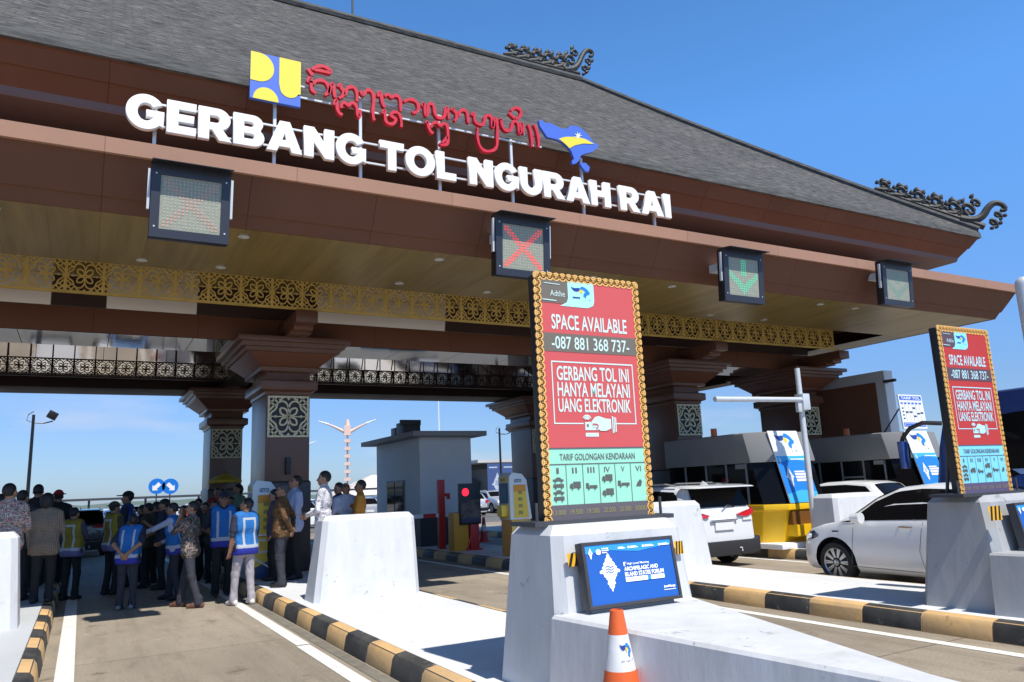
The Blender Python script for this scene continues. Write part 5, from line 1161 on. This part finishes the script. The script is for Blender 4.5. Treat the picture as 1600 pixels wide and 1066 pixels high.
for j, (u, dirn) in enumerate(((245, -1), (266, 1))):
    c = at(u, 760, 40); r = .36; t = thing('arrow_sign', 'round blue sign, arrow pointing down %s' % ('left' if dirn < 0 else 'right'), 'road sign', (c.x, 40, 0))
    b = MB(); F = lambda a, b_, q: Vector((a, -.02-q, c.z+b_)); b.poly(arc(0, 0, r, r, 0, 360, 28)[:-1], F, .02, SB)
    ar = [(-.19, -.19), (.06, -.19), (.0, -.125), (.19, .06), (.06, .19), (-.125, .0), (-.19, .06)]
    b.poly([(-dirn*(x), y) if dirn > 0 else (x, y) for x, y in ar], lambda a, b_, q: Vector((a, -.045-q, c.z+b_)), .004, BGL); b.build('sign_face', t)
    b = MB(); b.cyl((0, .03), .03, .03, 0, c.z, DGREY, 8); b.build('post', t)
f = thing('parking_fence', 'dark low canopy line along the far parking rows', 'canopy', (10, 66, 0)); b = MB(); b.box(-42, 26, -.4, .4, 2.05, 2.22, DGREY); b.build('canopy_roof', f)
for k in range(18): b = MB(); b.box(-40+3.8*k, -39.85+3.8*k, -.1, .1, 0, 2.06, DGREY); b.build('post', f)
# low building with a hanging banner and pale tent roofs far away
t = thing('far_building', 'low building with a thin pale roof and a hanging blue banner behind the display', 'building', (29, 55, 0))
b = MB(); b.box(-.2, 9, 0, 6, 0, 3.3, mat('far_wall', (.22, .20, .17), .7)); b.build('wall', t); b = MB(); b.box(-2.2, 10, -1, 7, 3.72, 3.95, mat('far_roof', (.55, .52, .50), .6)); b.box(0, 8.5, .2, 5.6, 3.3, 3.72, DGREY); b.build('roof', t)
b = MB(); b.loft([[Vector((x, y, z)) for x, z in ((-4.2, 0), (-.2, 0), (-.2, 2.3), (-4.2, 2.3))] for y in (3, 9)], mat('far_shed', (.17, .16, .13), .8)); b.loft([[Vector((-4.9, 2.4, 2.25)), Vector((.3, 2.4, 2.25)), Vector((.3, 9, 2.25)), Vector((-4.9, 9, 2.25))], [Vector((-3.2, 5.5, 3.1)), Vector((-1, 5.5, 3.1)), Vector((-1, 6, 3.1)), Vector((-3.2, 6, 3.1))]], mat('shed_roof', (.20, .19, .18), .8)); b.build('shed', t)
P = Panel((27.4, 53.6, .35), (2.9, 0, 0), (0, 0, 3.25), (0, -1, 0)); bb = mat('banner_dusk', (.05, .085, .22), .6)
P.rect(0, 0, 1, 1, 1, bb); kayon(P, .30, .5, .34, .58, 3, mat('banner_pale', (.45, .50, .58), .6), bb)
for k in range(3): P.rect(.60, .40+.09*k, .92, .46+.09*k, 3, MATS['banner_pale'])
P.rect(.05, .90, .3, .93, 3, MATS['banner_pale']); P.rect(.5, .90, .95, .93, 3, MATS['banner_pale'])
P.mb.box(27.3, 30.4, 53.6, 53.7, 3.6, 3.68, DGREY); P.mb.box(27.3, 30.4, 53.55, 53.75, .05, .35, BGL); tag(P.mb.build('hanging_banner', fixn=False), 'blue grey event banner hanging on the far building', 'banner')
t = thing('tent_roof', 'pale peaked roof far away between the orange shirt and the cabin', 'tent', (34, 100, 0)); b = MB()
b.loft([[Vector((-6, -4, 1.6)), Vector((6, -4, 1.6)), Vector((6, 4, 1.6)), Vector((-6, 4, 1.6))], [Vector((-.3, -.3, 4.2)), Vector((.3, -.3, 4.2)), Vector((.3, .3, 4.2)), Vector((-.3, .3, 4.2))]], mat('tent_pale', (.62, .56, .52), .7)); b.build('canopy', t)
b = MB()
for sx in (-5.8, 5.8):
    for sy in (-3.8, 3.8): b.cyl((sx, sy), .08, .08, 0, 1.65, PALE, 6)
b.build('poles', t)
h = MB(); rs = random.Random(4)
n = 60; top = [(-300+12*i, 700, 2+2*abs(math.sin(i*.37))+1.2*rs.random()) for i in range(n)]
h.loft([[Vector((x, 690, -1)) for x, y, z in top], [Vector((x, 700, z*.8)) for x, y, z in top], [Vector((x, 730, z)) for x, y, z in top], [Vector((x, 790, -1)) for x, y, z in top]], mat('far_hills', (.10, .14, .12), .9), False, False, closed=False); struct(h.build('hills', smooth=True))

# ---PEOPLE
# ------------------------------------------------------------------ people (one continuous surface each, grown from an implicit body)
def surf_net(f, org, res):
    S = f < 0; nx, ny, nz = f.shape
    acc = np.zeros((nx-1, ny-1, nz-1, 3), np.float32); cnt = np.zeros((nx-1, ny-1, nz-1), np.int16)
    sl = lambda d, n: slice(d, n-1+d)
    for ax in range(3):
        o1, o2 = [a for a in range(3) if a != ax]
        for d1 in (0, 1):
            for d2 in (0, 1):
                ia = [None]*3; ib = [None]*3
                ia[ax] = sl(0, f.shape[ax]); ib[ax] = sl(1, f.shape[ax])
                for o_, d in ((o1, d1), (o2, d2)): ia[o_] = ib[o_] = sl(d, f.shape[o_])
                fa, fb = f[tuple(ia)], f[tuple(ib)]; cr = (fa < 0) != (fb < 0)
                t = np.where(cr, fa/np.where(cr, fa-fb, 1), 0)
                acc[..., ax] += np.where(cr, t, 0); acc[..., o1] += np.where(cr, d1, 0); acc[..., o2] += np.where(cr, d2, 0); cnt += cr
    use = cnt > 0; idx = -np.ones(use.shape, np.int64); ii = np.argwhere(use); idx[use] = np.arange(len(ii))
    P = (ii+acc[use]/cnt[use][:, None])*res+org
    F = []
    for ax in range(3):
        o1, o2 = [(1, 2), (2, 0), (0, 1)][ax]
        a = [slice(None)]*3; b = [slice(None)]*3; a[ax] = slice(0, -1); b[ax] = slice(1, None)
        sa, sb = S[tuple(a)], S[tuple(b)]; e = np.argwhere(sa != sb)
        ok = np.ones(len(e), bool)
        for o_ in (o1, o2): ok &= (e[:, o_] > 0) & (e[:, o_] < f.shape[o_]-1)
        e = e[ok]; flip = ~sa[tuple(e.T)]
        def g(d1, d2):
            q = e.copy(); q[:, o1] -= d1; q[:, o2] -= d2; return idx[tuple(q.T)]
        Q = np.stack([g(1, 1), g(0, 1), g(0, 0), g(1, 0)], 1); Q[flip] = Q[flip][:, ::-1]; F.append(Q)
    return P, np.concatenate(F)
def smin(a, b, k):
    h = np.clip(.5+.5*(b-a)/k, 0, 1); return b*(1-h)+a*h-k*h*(1-h)
class Field:
    def __init__(s, lo, hi, res):
        s.lo = np.array(lo, np.float32); s.res = res; s.n = np.ceil((np.array(hi)-s.lo)/res).astype(int)+1
        s.f = np.full(s.n, 9., np.float32); s.id = np.zeros(s.n, np.int8); s.best = np.full(s.n, 9., np.float32)
    def _box(s, lo, hi, m):
        a = np.clip(((np.array(lo)-m-s.lo)/s.res).astype(int), 0, s.n-1); b = np.clip(((np.array(hi)+m-s.lo)/s.res).astype(int)+2, 1, s.n)
        b = np.maximum(b, a+1); sl = tuple(slice(x, y) for x, y in zip(a, b))
        ax = [s.lo[i]+s.res*np.arange(a[i], b[i], dtype=np.float32) for i in range(3)]
        return sl, np.meshgrid(*ax, indexing='ij', sparse=True)
    def put(s, sl, d, k, m):
        cur = s.f[sl]; s.f[sl] = smin(cur, d, k) if k > 0 else np.minimum(cur, d)
        up = d < s.best[sl]; s.id[sl] = np.where(up, m, s.id[sl]); s.best[sl] = np.where(up, d, s.best[sl])
    def cap(s, a, b, ra, rb, m, k=.03):
        a = np.array(a, np.float32); b = np.array(b, np.float32); r = max(ra, rb)
        sl, (X, Y, Z) = s._box(np.minimum(a, b)-r, np.maximum(a, b)+r, .06)
        ab = b-a; L2 = float(ab@ab)+1e-9
        t = np.clip(((X-a[0])*ab[0]+(Y-a[1])*ab[1]+(Z-a[2])*ab[2])/L2, 0, 1)
        d = np.sqrt((X-a[0]-t*ab[0])**2+(Y-a[1]-t*ab[1])**2+(Z-a[2]-t*ab[2])**2)-(ra+(rb-ra)*t)
        s.put(sl, d, k, m)
    def ell(s, c, r, m, k=.02, Rm=None):
        c = np.array(c, np.float32); r = np.array(r, np.float32); mr = r.max()
        sl, (X, Y, Z) = s._box(c-mr, c+mr, .05)
        X, Y, Z = np.broadcast_arrays(X-c[0], Y-c[1], Z-c[2])
        if Rm is not None:
            q = np.stack([X, Y, Z], -1) @ Rm; X, Y, Z = q[..., 0], q[..., 1], q[..., 2]
        k0 = np.sqrt((X/r[0])**2+(Y/r[1])**2+(Z/r[2])**2); k1 = np.sqrt((X/r[0]**2)**2+(Y/r[1]**2)**2+(Z/r[2]**2)**2)+1e-6
        s.put(sl, k0*(k0-1)/k1, k, m)
    def cut(s, fn):
        ax = [s.lo[i]+s.res*np.arange(s.n[i], dtype=np.float32) for i in range(3)]
        X, Y, Z = np.meshgrid(*ax, indexing='ij', sparse=True); s.f = np.maximum(s.f, fn(X, Y, Z))
    def mesh(s, name, mats, parent, regions=None, facem=None):
        P, Q = surf_net(s.f, s.lo, s.res)
        me = bpy.data.meshes.new(name); me.from_pydata(P.tolist(), [], Q.tolist())
        for m in mats: me.materials.append(m)
        c = P[Q].mean(1)
        if facem is not None: mi = facem(c)
        elif regions:
            ij = np.clip(np.round((c-s.lo)/s.res).astype(int), 0, s.n-1); mi = s.id[tuple(ij.T)]
            mi = regions(mi, c)
        else: mi = np.zeros(len(Q), int)
        me.polygons.foreach_set('material_index', np.asarray(mi, np.int32)); me.polygons.foreach_set('use_smooth', np.ones(len(Q), bool))
        me.update(); return link(name, me, parent)
SKIN = [mat('skin_a', (.33, .165, .095), .5), mat('skin_b', (.26, .125, .07), .5), mat('skin_c', (.40, .22, .14), .5)]
HAIR = mat('hair_black', (.012, .011, .011), .45, bump=.5, bscale=120); HGREY = mat('hair_grey', (.10, .10, .10), .55, var=.7, vscale=60, bump=.5, bscale=120)
LIP = mat('lip', (.25, .09, .07), .45); EYE = mat('eye_dark', (.02, .016, .014), .2)
CLOTH = {
 'floral': pattern_mat('floral_print', (.42, .36, .31), [(.05, .05, .05), (.50, .20, .17), (.62, .58, .52), (.06, .10, .05)], 16, thr=.42),
 'check': check_mat('check_cloth', (.27, .21, .155), (.10, .075, .055), 22), 'beige': mat('beige_cloth', (.25, .2, .15), .85),
 'batik': pattern_mat('batik_dark', (.030, .028, .026), [(.12, .115, .105), (.05, .05, .045), (.34, .28, .24), (.30, .12, .09)], 15, thr=.46),
 'brownbatik': pattern_mat('batik_brown', (.075, .032, .012), [(.17, .085, .022), (.045, .02, .01), (.24, .13, .04)], 15, thr=.45),
 'whitebatik': pattern_mat('batik_white', (.70, .69, .70), [(.70, .69, .71), (.24, .20, .24), (.62, .60, .63)], 11, thr=.46),
 'lblue': mat('light_blue_shirt', (.36, .42, .60), .8), 'white': mat('white_shirt', (.40, .42, .50), .8), 'orange': mat('orange_shirt', (.52, .22, .022), .8, var=.2, vscale=12), 'navy': mat('navy_cloth', (.016, .022, .042), .85), 'black': mat('black_cloth', (.012, .012, .014), .85), 'char': mat('charcoal_cloth', (.028, .030, .042), .85),
 'grey': mat('grey_trousers', (.36, .33, .36), .85, var=.12, vscale=9), 'green': mat('green_cloth', (.13, .22, .15), .85), 'brown': mat('brown_cloth', (.06, .04, .03), .85), 'red': mat('red_cloth', (.30, .02, .02), .8), 'dgreen': mat('olive_cloth', (.045, .045, .03), .85), 'purple': mat('mauve_cloth', (.07, .06, .09), .85)}
for m_ in CLOTH.values(): add_bump(m_, .9, 9, .05)
SHOE = {'b': mat('black_shoe', (.014, .013, .013), .5), 'br': mat('brown_shoe', (.15, .065, .035), .45), 'w': mat('white_shoe', (.62, .60, .55), .6), 'g': mat('grey_shoe', (.20, .20, .22), .6)}
VEST = {'blue': (mat('vest_blue', (.009, .13, .40), .75), mat('vest_reflective', (.40, .43, .46), .5), mat('vest_hem', (.02, .03, .32), .75)), 'yellow': (mat('vest_yellow', (.24, .19, .012), .75), mat('vest_silver', (.45, .45, .48), .5), mat('vest_hem_mauve', (.16, .15, .30), .75)), 'navy': (mat('vest_navy', (.02, .05, .22), .75), mat('vest_reflective2', (.5, .52, .55), .5), mat('vest_hem2', (.02, .03, .2), .75))}
for v_ in VEST.values(): add_bump(v_[0], .8, 9, .05)
def person(lbl, u, vtop, Y, g, rot, shirt='navy', trous='black', shoe='b', sleeve='short', arms=('down', 'down'), vest=None, hair='short', hat=None, look=(0, 0), lean=0, feet=None, skin=0, hem=.80, build=1.0, res=.0125, H=None, group='people gathered under the gate'):
    d = ray(u, vtop); X = d[0]/d[1]*Y; top = CAMZ+d[2]/d[1]*Y
    s = (H or (top-g))/1.72
    t = thing('person', lbl, 'person', (X, Y, g), R(rot), group)
    t.scale = (s, s, s)
    B = build
    F = Field((-.62, -.72, -.02), (.62, .72, 1.78), res) if any(a in ('reach',) for a in arms) else Field((-.46, -.42, -.02), (.46, .55, 1.78), res)
    SK, SH, TR, SO, EY, LI = range(6)
    la = R(lean); cl, sl_ = math.cos(la), math.sin(la)
    def T(p): x, y, z = p; dz = z-.95; return (x, y*cl+dz*sl_, .95-y*sl_+dz*cl)
    ft = feet or ((-.10, -.02, 0), (.10, .03, 0))
    # legs
    for sx, (fx, fy, out) in zip((-1, 1), ft):
        hip = (sx*.085, 0, .90); ank = (fx, fy-.02, .09); kn = ((hip[0]+ank[0])/2+sx*.008, (hip[1]+ank[1])/2+.03, .49)
        F.cap(hip, kn, .092*B, .066, TR, .03); F.cap(kn, ank, .066, .056, TR, .03); F.cap((fx, fy-.02, .15), (fx, fy-.015, .075), .062, .068, TR, .02)
        a = R(out); dx, dy = math.sin(a)*sx, math.cos(a)
        F.cap((fx-dx*.06, fy-dy*.07, .045), (fx+dx*.06, fy+dy*.06, .048), .042, .043, SO, .015); F.cap((fx+dx*.06, fy+dy*.06, .045), (fx+dx*.15, fy+dy*.15, .032), .042, .030, SO, .02)
    # trunk
    F.cap((-.075, -.01, .93), (.075, -.01, .93), .112*B, .112*B, TR, .05); F.cap((-.06, -.035, .90), (.06, -.035, .90), .105*B, .105*B, TR, .05)
    if hem < .9: F.cap((-.085, 0, hem+.10), (.085, 0, hem+.10), .118*B, .118*B, SH, .04)
    F.cap(T((-.07, .008, 1.06)), T((.07, .008, 1.06)), .116*B, .116*B, SH, .06); F.cap(T((-.09, 0, 1.24)), T((.09, 0, 1.24)), .118*B, .118*B, SH, .06)
    F.cap(T((-.10, -.01, 1.34)), T((.10, -.01, 1.34)), .100, .100, SH, .05); F.cap(T((-.155, -.008, 1.405)), T((.155, -.008, 1.405)), .058, .058, SH, .05); F.cap(T((-.10, -.012, 1.43)), T((.10, -.012, 1.43)), .05, .05, SH, .05)
    F.cap(T((-.03, -.015, 1.452)), T((.03, -.015, 1.452)), .062, .062, SH, .03)
    # head
    pz, py = R(look[0]), R(look[1])
    Rz = np.array([[math.cos(pz), -math.sin(pz), 0], [math.sin(pz), math.cos(pz), 0], [0, 0, 1]]); Rx = np.array([[1, 0, 0], [0, math.cos(py), -math.sin(py)], [0, math.sin(py), math.cos(py)]])
    Rh = (Rz @ Rx).astype(np.float32); piv = np.array([0, -.01, 1.52]); off = np.array(T((0, -.01, 1.52)))
    def Hd(p): return tuple(off+Rh @ (np.array(p)-piv))
    F.cap(T((0, -.015, 1.42)), Hd((0, .0, 1.54)), .056, .054, SK, .02)
    F.ell(Hd((0, -.005, 1.615)), (.075, .092, .100), SK, .02, Rh); F.ell(Hd((0, .03, 1.555)), (.056, .060, .066), SK, .03, Rh); F.ell(Hd((0, .055, 1.515)), (.030, .026, .022), SK, .02, Rh)
    F.cap(Hd((0, .083, 1.602)), Hd((0, .104, 1.570)), .010, .016, SK, .012)
    for sx in (-1, 1):
        F.ell(Hd((sx*.076, -.008, 1.588)), (.011, .024, .032), SK, .006, Rh); F.ell(Hd((sx*.031, .077, 1.603)), (.011, .009, .007), EY, .004, Rh)
        F.cap(Hd((sx*.016, .082, 1.622)), Hd((sx*.048, .070, 1.624)), .008, .006, EY if res < .0115 else SK, .006)
        F.ell(Hd((sx*.04, .055, 1.57)), (.026, .026, .022), SK, .02, Rh)
    F.ell(Hd((0, .083, 1.538)), (.024, .012, .008), LI, .006, Rh)
    # arms and hands
    for sx, pose in zip((-1, 1), arms):
        sh = np.array(T((sx*.19, -.008, 1.395)))
        P = {'down': ((sx*.245, -.03, 1.12), (sx*.235, .05, .87)), 'behind': ((sx*.255, -.13, 1.14), (sx*.045, -.185, .93)), 'front': ((sx*.235, .04, 1.12), (sx*.06, .24, 1.05)), 'phone': ((sx*.225, .09, 1.14), (sx*.07, .28, 1.25)), 'face': ((sx*.21, .20, 1.22), (sx*.055, .165, 1.47)),
             'reach': ((sx*.27, .27, 1.30), (sx*.20, .54, 1.26)), 'hip': ((sx*.33, -.08, 1.16), (sx*.17, .04, 1.02)), 'fold': ((sx*.235, .06, 1.15), (-sx*.05, .19, 1.18)), 'point': ((sx*.26, .22, 1.36), (sx*.20, .47, 1.45))}[pose]
        el, wr = (np.array(T(p)) for p in P)
        F.cap(sh, el, .056, .045, SH, .025)
        lng = sleeve == 'long'
        if not lng: F.cap(sh, sh+(el-sh)*.72, .058, .060, SH, .02)
        F.cap(el, wr, .043 if lng else .041, .036 if lng else .028, SH if lng else SK, .018)
        v = wr-el; v /= np.linalg.norm(v)
        if pose == 'behind': v = np.array((-sx*.75, -.05, -.65)); v /= np.linalg.norm(v)
        if pose == 'face': v = np.array((-sx*.25, -.25, .93)); v /= np.linalg.norm(v)
        ref = np.array((0, 1., 0)) if abs(v[1]) < .8 else np.array((0, 0, 1.))
        w = np.cross(v, ref); w /= np.linalg.norm(w); nrm = np.cross(w, v)     # w across the palm, nrm out of the palm
        pc = wr+v*.05
        F.cap(wr, wr+v*.03, .026, .028, SK, .012)
        for q in (-.6, 0, .6): F.cap(wr+v*.03+w*.022*q, wr+v*.088+w*.036*q, .0165, .0145, SK, .012)
        curl = .45
        for q, ln in ((-1, .060), (-.34, .072), (.33, .068), (1, .052)):
            a = wr+v*.090+w*.030*q; b_ = a+(v*(1-curl*.3)+nrm*curl*.6+w*.08*q)*ln*.52; c = b_+(v*(1-curl*.9)+nrm*curl*1.3)*ln*.50
            F.cap(a, b_, .0105, .0098, SK, .004); F.cap(b_, c, .0098, .0085, SK, .004)
        tb = wr+v*.030-w*sx*.026 if False else wr+v*.028+w*.028; 
        F.cap(tb, tb+v*.030+w*.022+nrm*.010, .0125, .0112, SK, .008); F.cap(tb+v*.030+w*.022+nrm*.010, tb+v*.060+w*.026+nrm*.022, .011, .009, SK, .006)
    def regions(mi, c):
        mi = mi.astype(int).copy()
        tr = (mi == TR) & (c[:, 2] > hem) & (np.abs(c[:, 0]) < .24); mi[tr] = SH
        sh = (mi == SH) & (c[:, 2] < hem) & (np.abs(c[:, 0]) < .20); mi[sh] = TR
        return mi
    body = F.mesh('body', [SKIN[skin], CLOTH[shirt], CLOTH[trous], SHOE[shoe], EYE, LIP], t, regions)
    # hair, hats
    hm = HGREY if hair == 'grey' else HAIR
    c0 = Hd((0, -.005, 1.615)); hr = Field(np.array(c0)-.24, np.array(c0)+.24, .0095)
    def inv(X, Y, Z):
        q = np.stack(np.broadcast_arrays(X-off[0], Y-off[1], Z-off[2]), -1) @ Rh.astype(np.float64); return q[..., 0], q[..., 1]-.01, q[..., 2]+1.52
    if hair != 'none':
        hr.ell(Hd((0, -.012, 1.627)), (.083, .098, .100), 0, 0, Rh)
        if hair == 'long': hr.ell(Hd((0, -.05, 1.60)), (.105, .10, .13), 0, .03, Rh)
        if hair == 'bun': hr.ell(Hd((0, -.10, 1.66)), (.06, .055, .055), 0, .02, Rh)
        if hair == 'scarf': hr.ell(Hd((0, .01, 1.585)), (.094, .108, .128), 0, .02, Rh); hr.ell(Hd((0, -.01, 1.47)), (.11, .10, .08), 0, .04, Rh)
        if hair == 'scarf':
            def hc(X, Y, Z):
                x, y, z = inv(X, Y, Z); return np.minimum(.06-np.sqrt((x/1.)**2+((z-1.58)/1.25)**2), 9) if False else np.where(y > .03, .066-np.sqrt(x**2+((z-1.575)/1.3)**2), -1)
        else:
            def hc(X, Y, Z):
                x, y, z = inv(X, Y, Z)
                d = np.maximum(.0-((z-1.625)*.62-(y-.035)*.80+.008*np.cos(x*60)), (1.555 if hair in ('short', 'grey', 'bun') else 1.44)-z)
                ear = (.030-np.sqrt((np.abs(x)-.082)**2+(y+.0)**2+((z-1.585)*.8)**2)); return np.maximum(d, ear)
        hr.cut(hc)
        hmat = CLOTH[hat] if hair == 'scarf' else hm
        hr.mesh('headscarf' if hair == 'scarf' else 'hair', [hmat], t)
    if hat and hair != 'scarf':
        hf = Field(np.array(c0)-.26, np.array(c0)+.26, .0095)
        hf.ell(Hd((0, -.01, 1.640)), (.088, .104, .094), 0, 0, Rh)
        if hat.endswith('_cap'):
            hf.cut(lambda X, Y, Z: 1.645-inv(X, Y, Z)[2]); hf.ell(Hd((0, .115, 1.648)), (.072, .085, .011), 0, .012, Rh)
        else: hf.cut(lambda X, Y, Z: 1.64-inv(X, Y, Z)[2]); hf.ell(Hd((0, -.0, 1.645)), (.15, .165, .012), 0, .02, Rh)
        hf.mesh('cap' if hat.endswith('_cap') else 'hat', [CLOTH[hat.replace('_cap', '').replace('_brim', '')]], t)
    if vest:
        vf = Field((-.30, -.30, .74), (.30, .34, 1.56), .0125); g_ = .016
        vf.cap((-.085, 0, .93), (.085, 0, .93), .122*B+g_, .122*B+g_, 0, .05); vf.cap((-.085, 0, .86), (.085, 0, .86), .118*B+g_, .118*B+g_, 0, .05); vf.cap((-.06, -.035, .90), (.06, -.035, .90), .107*B+g_, .107*B+g_, 0, .05)
        for a, b_, r in (((-.07, .008, 1.06), (.07, .008, 1.06), .116*B), ((-.09, 0, 1.24), (.09, 0, 1.24), .118*B), ((-.10, -.01, 1.34), (.10, -.01, 1.34), .100), ((-.150, -.008, 1.405), (.150, -.008, 1.405), .058), ((-.10, -.012, 1.43), (.10, -.012, 1.43), .05)): vf.cap(T(a), T(b_), r+g_, r+g_, 0, .06)
        nk = T((0, .02, 1.50))
        vf.cut(lambda X, Y, Z: np.maximum(np.maximum(.80-Z+0*X, np.abs(X)-.198+0*Y), .075-np.sqrt((X-nk[0])**2+((Y-nk[1])*.8)**2+((Z-nk[2])*.9)**2)))
        def fm(c):
            x, y, z = np.abs(c[:, 0]), c[:, 1], c[:, 2]; m = np.zeros(len(c), int)
            m[((z > .915) & (z < .965)) | ((x > .082) & (x < .115) & (z > .965) & (z < 1.40))] = 1
            m[z < .915] = 2; m[(y < -.05) & (z > 1.355) & (z < 1.40) & (x < .115)] = 1
            return m
        vf.mesh('safety_vest', list(VEST[vest]), t, facem=fm)
    return t
FG = .0098
person('man in floral shirt seen from behind, above the pale barrier at left', 18, 755, 13.6, .2, -18, 'floral', 'black', arms=('front', 'front'), look=(-10, 14), skin=2, hem=.82, res=FG, sleeve='long')
person('dark haired person partly cut by the left edge', 3, 772, 16.2, .2, 0, 'black', 'black', sleeve='long')
person('person with dark hair close behind the floral shirt man', 37, 766, 15.2, .2, -30, 'char', 'black', sleeve='long')
person('man in a dark suit with a white collar by the floodlight post', 61, 757, 17.6, .2, -10, 'black', 'black', sleeve='long', vest=None)
person('person in a beige checked shirt with full dark hair, back turned', 76, 771, 14.55, .2, -15, 'check', 'black', hair='long', arms=('down', 'front'), hem=.74, build=1.12, res=FG, sleeve='long')
person('short person in dark olive standing behind the floral shirt man', 44, 786, 16.4, .2, 20, 'dgreen', 'black')
person('person in black with a red topped hat left of the black SUV', 92, 766, 18.0, .2, 10, 'black', 'black', hat='red_brim', sleeve='long')
person('person in a yellow vest holding papers, left of the black SUV', 117, 793, 16.6, 0, -35, 'purple', 'black', vest='yellow', arms=('front', 'phone'), sleeve='long')
person('person in a yellow vest and hat with arms raised to a phone', 180, 784, 16.9, 0, -60, 'brown', 'black', vest='yellow', hat='dgreen_brim', hair='short', arms=('phone', 'phone'), sleeve='long')
person('tall man in a black cap looking left, behind the back turned blue vest', 200, 768, 18.2, 0, 78, 'navy', 'black', hat='black_cap', vest='navy', arms=('front', 'front'))
person('person in a blue and white vest, hands clasped behind the back', 204, 800, 14.3, 0, -25, 'navy', 'char', shoe='g', vest='blue', arms=('behind', 'behind'), look=(20, 40), lean=16, hem=.78, res=FG, build=1.06)
person('dark figure in olive behind the clasped hands vest', 232, 786, 17.6, 0, 60, 'dgreen', 'black', arms=('front', 'front'))
person('person in dark clothes with black hair, between the two caps', 222, 789, 19.2, 0, 60, 'navy', 'black')
person('man in a dark cap and navy shirt behind the outstretched arm', 257, 780, 17.0, 0, 75, 'navy', 'black', hat='black_cap', arms=('phone', 'front'))
person('man in a blue vest stretching a white sleeved arm to the left', 277, 785, 15.0, 0, 68, 'white', 'char', vest='blue', arms=('reach', 'front'), sleeve='long', hair='short', lean=8, feet=((-.13, -.10, 0), (.12, .14, 0)), res=FG)
person('man in dark batik shirt, hand at his face, front of the crowd', 300, 783, 13.75, 0, 62, 'batik', 'char', shoe='br', arms=('face', 'face'), look=(15, 8), feet=((-.13, -.20, 8), (.13, .20, 8)), hem=.80, res=FG, skin=0)
person('person in a dark jacket in the shade, left of the capped man', 321, 785, 18.0, 0, 150, 'char', 'black', arms=('front', 'fold'), sleeve='long')
person('person in dark olive half hidden by the capped man', 336, 782, 17.4, 0, 165, 'dgreen', 'black', arms=('front', 'front'))
person('man in a navy cap and blue reflective vest facing the camera', 350, 769, 14.9, 0, 178, 'navy', 'black', vest='blue', hat='navy_cap', arms=('behind', 'behind'), res=FG, build=1.08, skin=1)
person('person in a pale green shirt in front of the far column', 371, 757, 20.5, .2, 120, 'green', 'black', hair='long')
for u_, v_, y_, r_, sh_, ar_, lb_ in ((100, 790, 18.6, 0, 'black', ('front', 'front'), 'dark figure close beside the yellow vest holding papers'),
        (244, 784, 18.6, 70, 'char', ('front', 'down'), 'dark figure just left of the capped man in a navy shirt'), (287, 790, 17.9, 100, 'black', ('front', 'front'), 'dark figure right behind the white sleeved man'), (310, 779, 19.4, 140, 'brown', ('front', 'front'), 'person in brown shade clothes behind the dark batik shirt'), (333, 790, 19.6, 170, 'black', ('down', 'front'), 'dark figure behind the person in dark olive near the column'), (361, 776, 18.8, 160, 'black', ('front', 'front'), 'dark figure between the capped man and the blue vest man'), (84, 777, 19.8, 10, 'brown', ('down', 'down'), 'dark figure behind the checked shirt')):
    person(lb_, u_, v_, y_, 0 if u_ > 95 else .2, r_, sh_, 'black', arms=ar_, sleeve='long', res=.014)
person('small dark figure by the far column foot', 340, 762, 21.5, .2, 160, 'red', 'black')
person('man in a bright blue vest and grey trousers, back to the camera by the kerb', 384, 778, 13.35, 0, 22, 'navy', 'grey', shoe='w', vest='blue', arms=('down', 'front'), look=(35, 18), feet=((-.13, .10, 4), (.10, -.06, 12)), hem=.84, res=FG, build=1.06)
person('grey haired man in a brown batik shirt, hands behind his back', 441, 756, 13.55, .2, 62, 'brownbatik', 'char', hair='grey', arms=('behind', 'behind'), look=(18, 4), sleeve='long', hem=.82, res=FG, build=1.1)
person('person with long dark hair and lanyard beside the toll terminal', 428, 765, 14.7, .2, 80, 'purple', 'black', hair='long', sleeve='long')
person('man in a light blue shirt behind the brown batik shirt', 460, 743, 14.6, .2, 98, 'lblue', 'black', arms=('front', 'down'), look=(0, 14), hem=.78, res=.011)
person('man in a white batik shirt behind the plain barrier, head turned left', 506, 736, 13.3, .2, 62, 'whitebatik', 'black', arms=('front', 'front'), look=(10, 4), hem=.8, res=FG, sleeve='long', skin=2)
person('dark haired head between the white batik and the pale shirt', 529, 754, 15.6, .2, 100, 'navy', 'black')
person('man in a pale shirt looking down, behind the plain barrier', 541, 754, 14.5, .2, 175, 'white', 'black', arms=('phone', 'front'), look=(0, 30), res=.011, skin=1)
person('man in an orange shirt turned to the pale shirt man', 562, 750, 14.2, .2, 70, 'orange', 'black', arms=('front', 'front'), look=(10, 8), res=.011, skin=1)
# small ceremonial umbrella by the far column
t = thing('ceremonial_umbrella', 'small yellow fringed umbrella by the far column', 'umbrella', (at(352, 745, 22.5).x, 22.5, .2)); b = MB(); n = 16
def rg(r, z): return [Vector((r*math.cos(2*math.pi*k/n), r*math.sin(2*math.pi*k/n), z)) for k in range(n)]
b.loft([rg(.44, 1.93), rg(.44, 2.0), rg(.25, 2.11), rg(.03, 2.2)], mat('umbrella_yellow', (.50, .34, .02), .7), False, True); b.build('canopy', t, smooth=True); b = MB(); b.cyl((0, 0), .02, .02, 0, 2.28, DGREY, 8); b.build('staff', t)
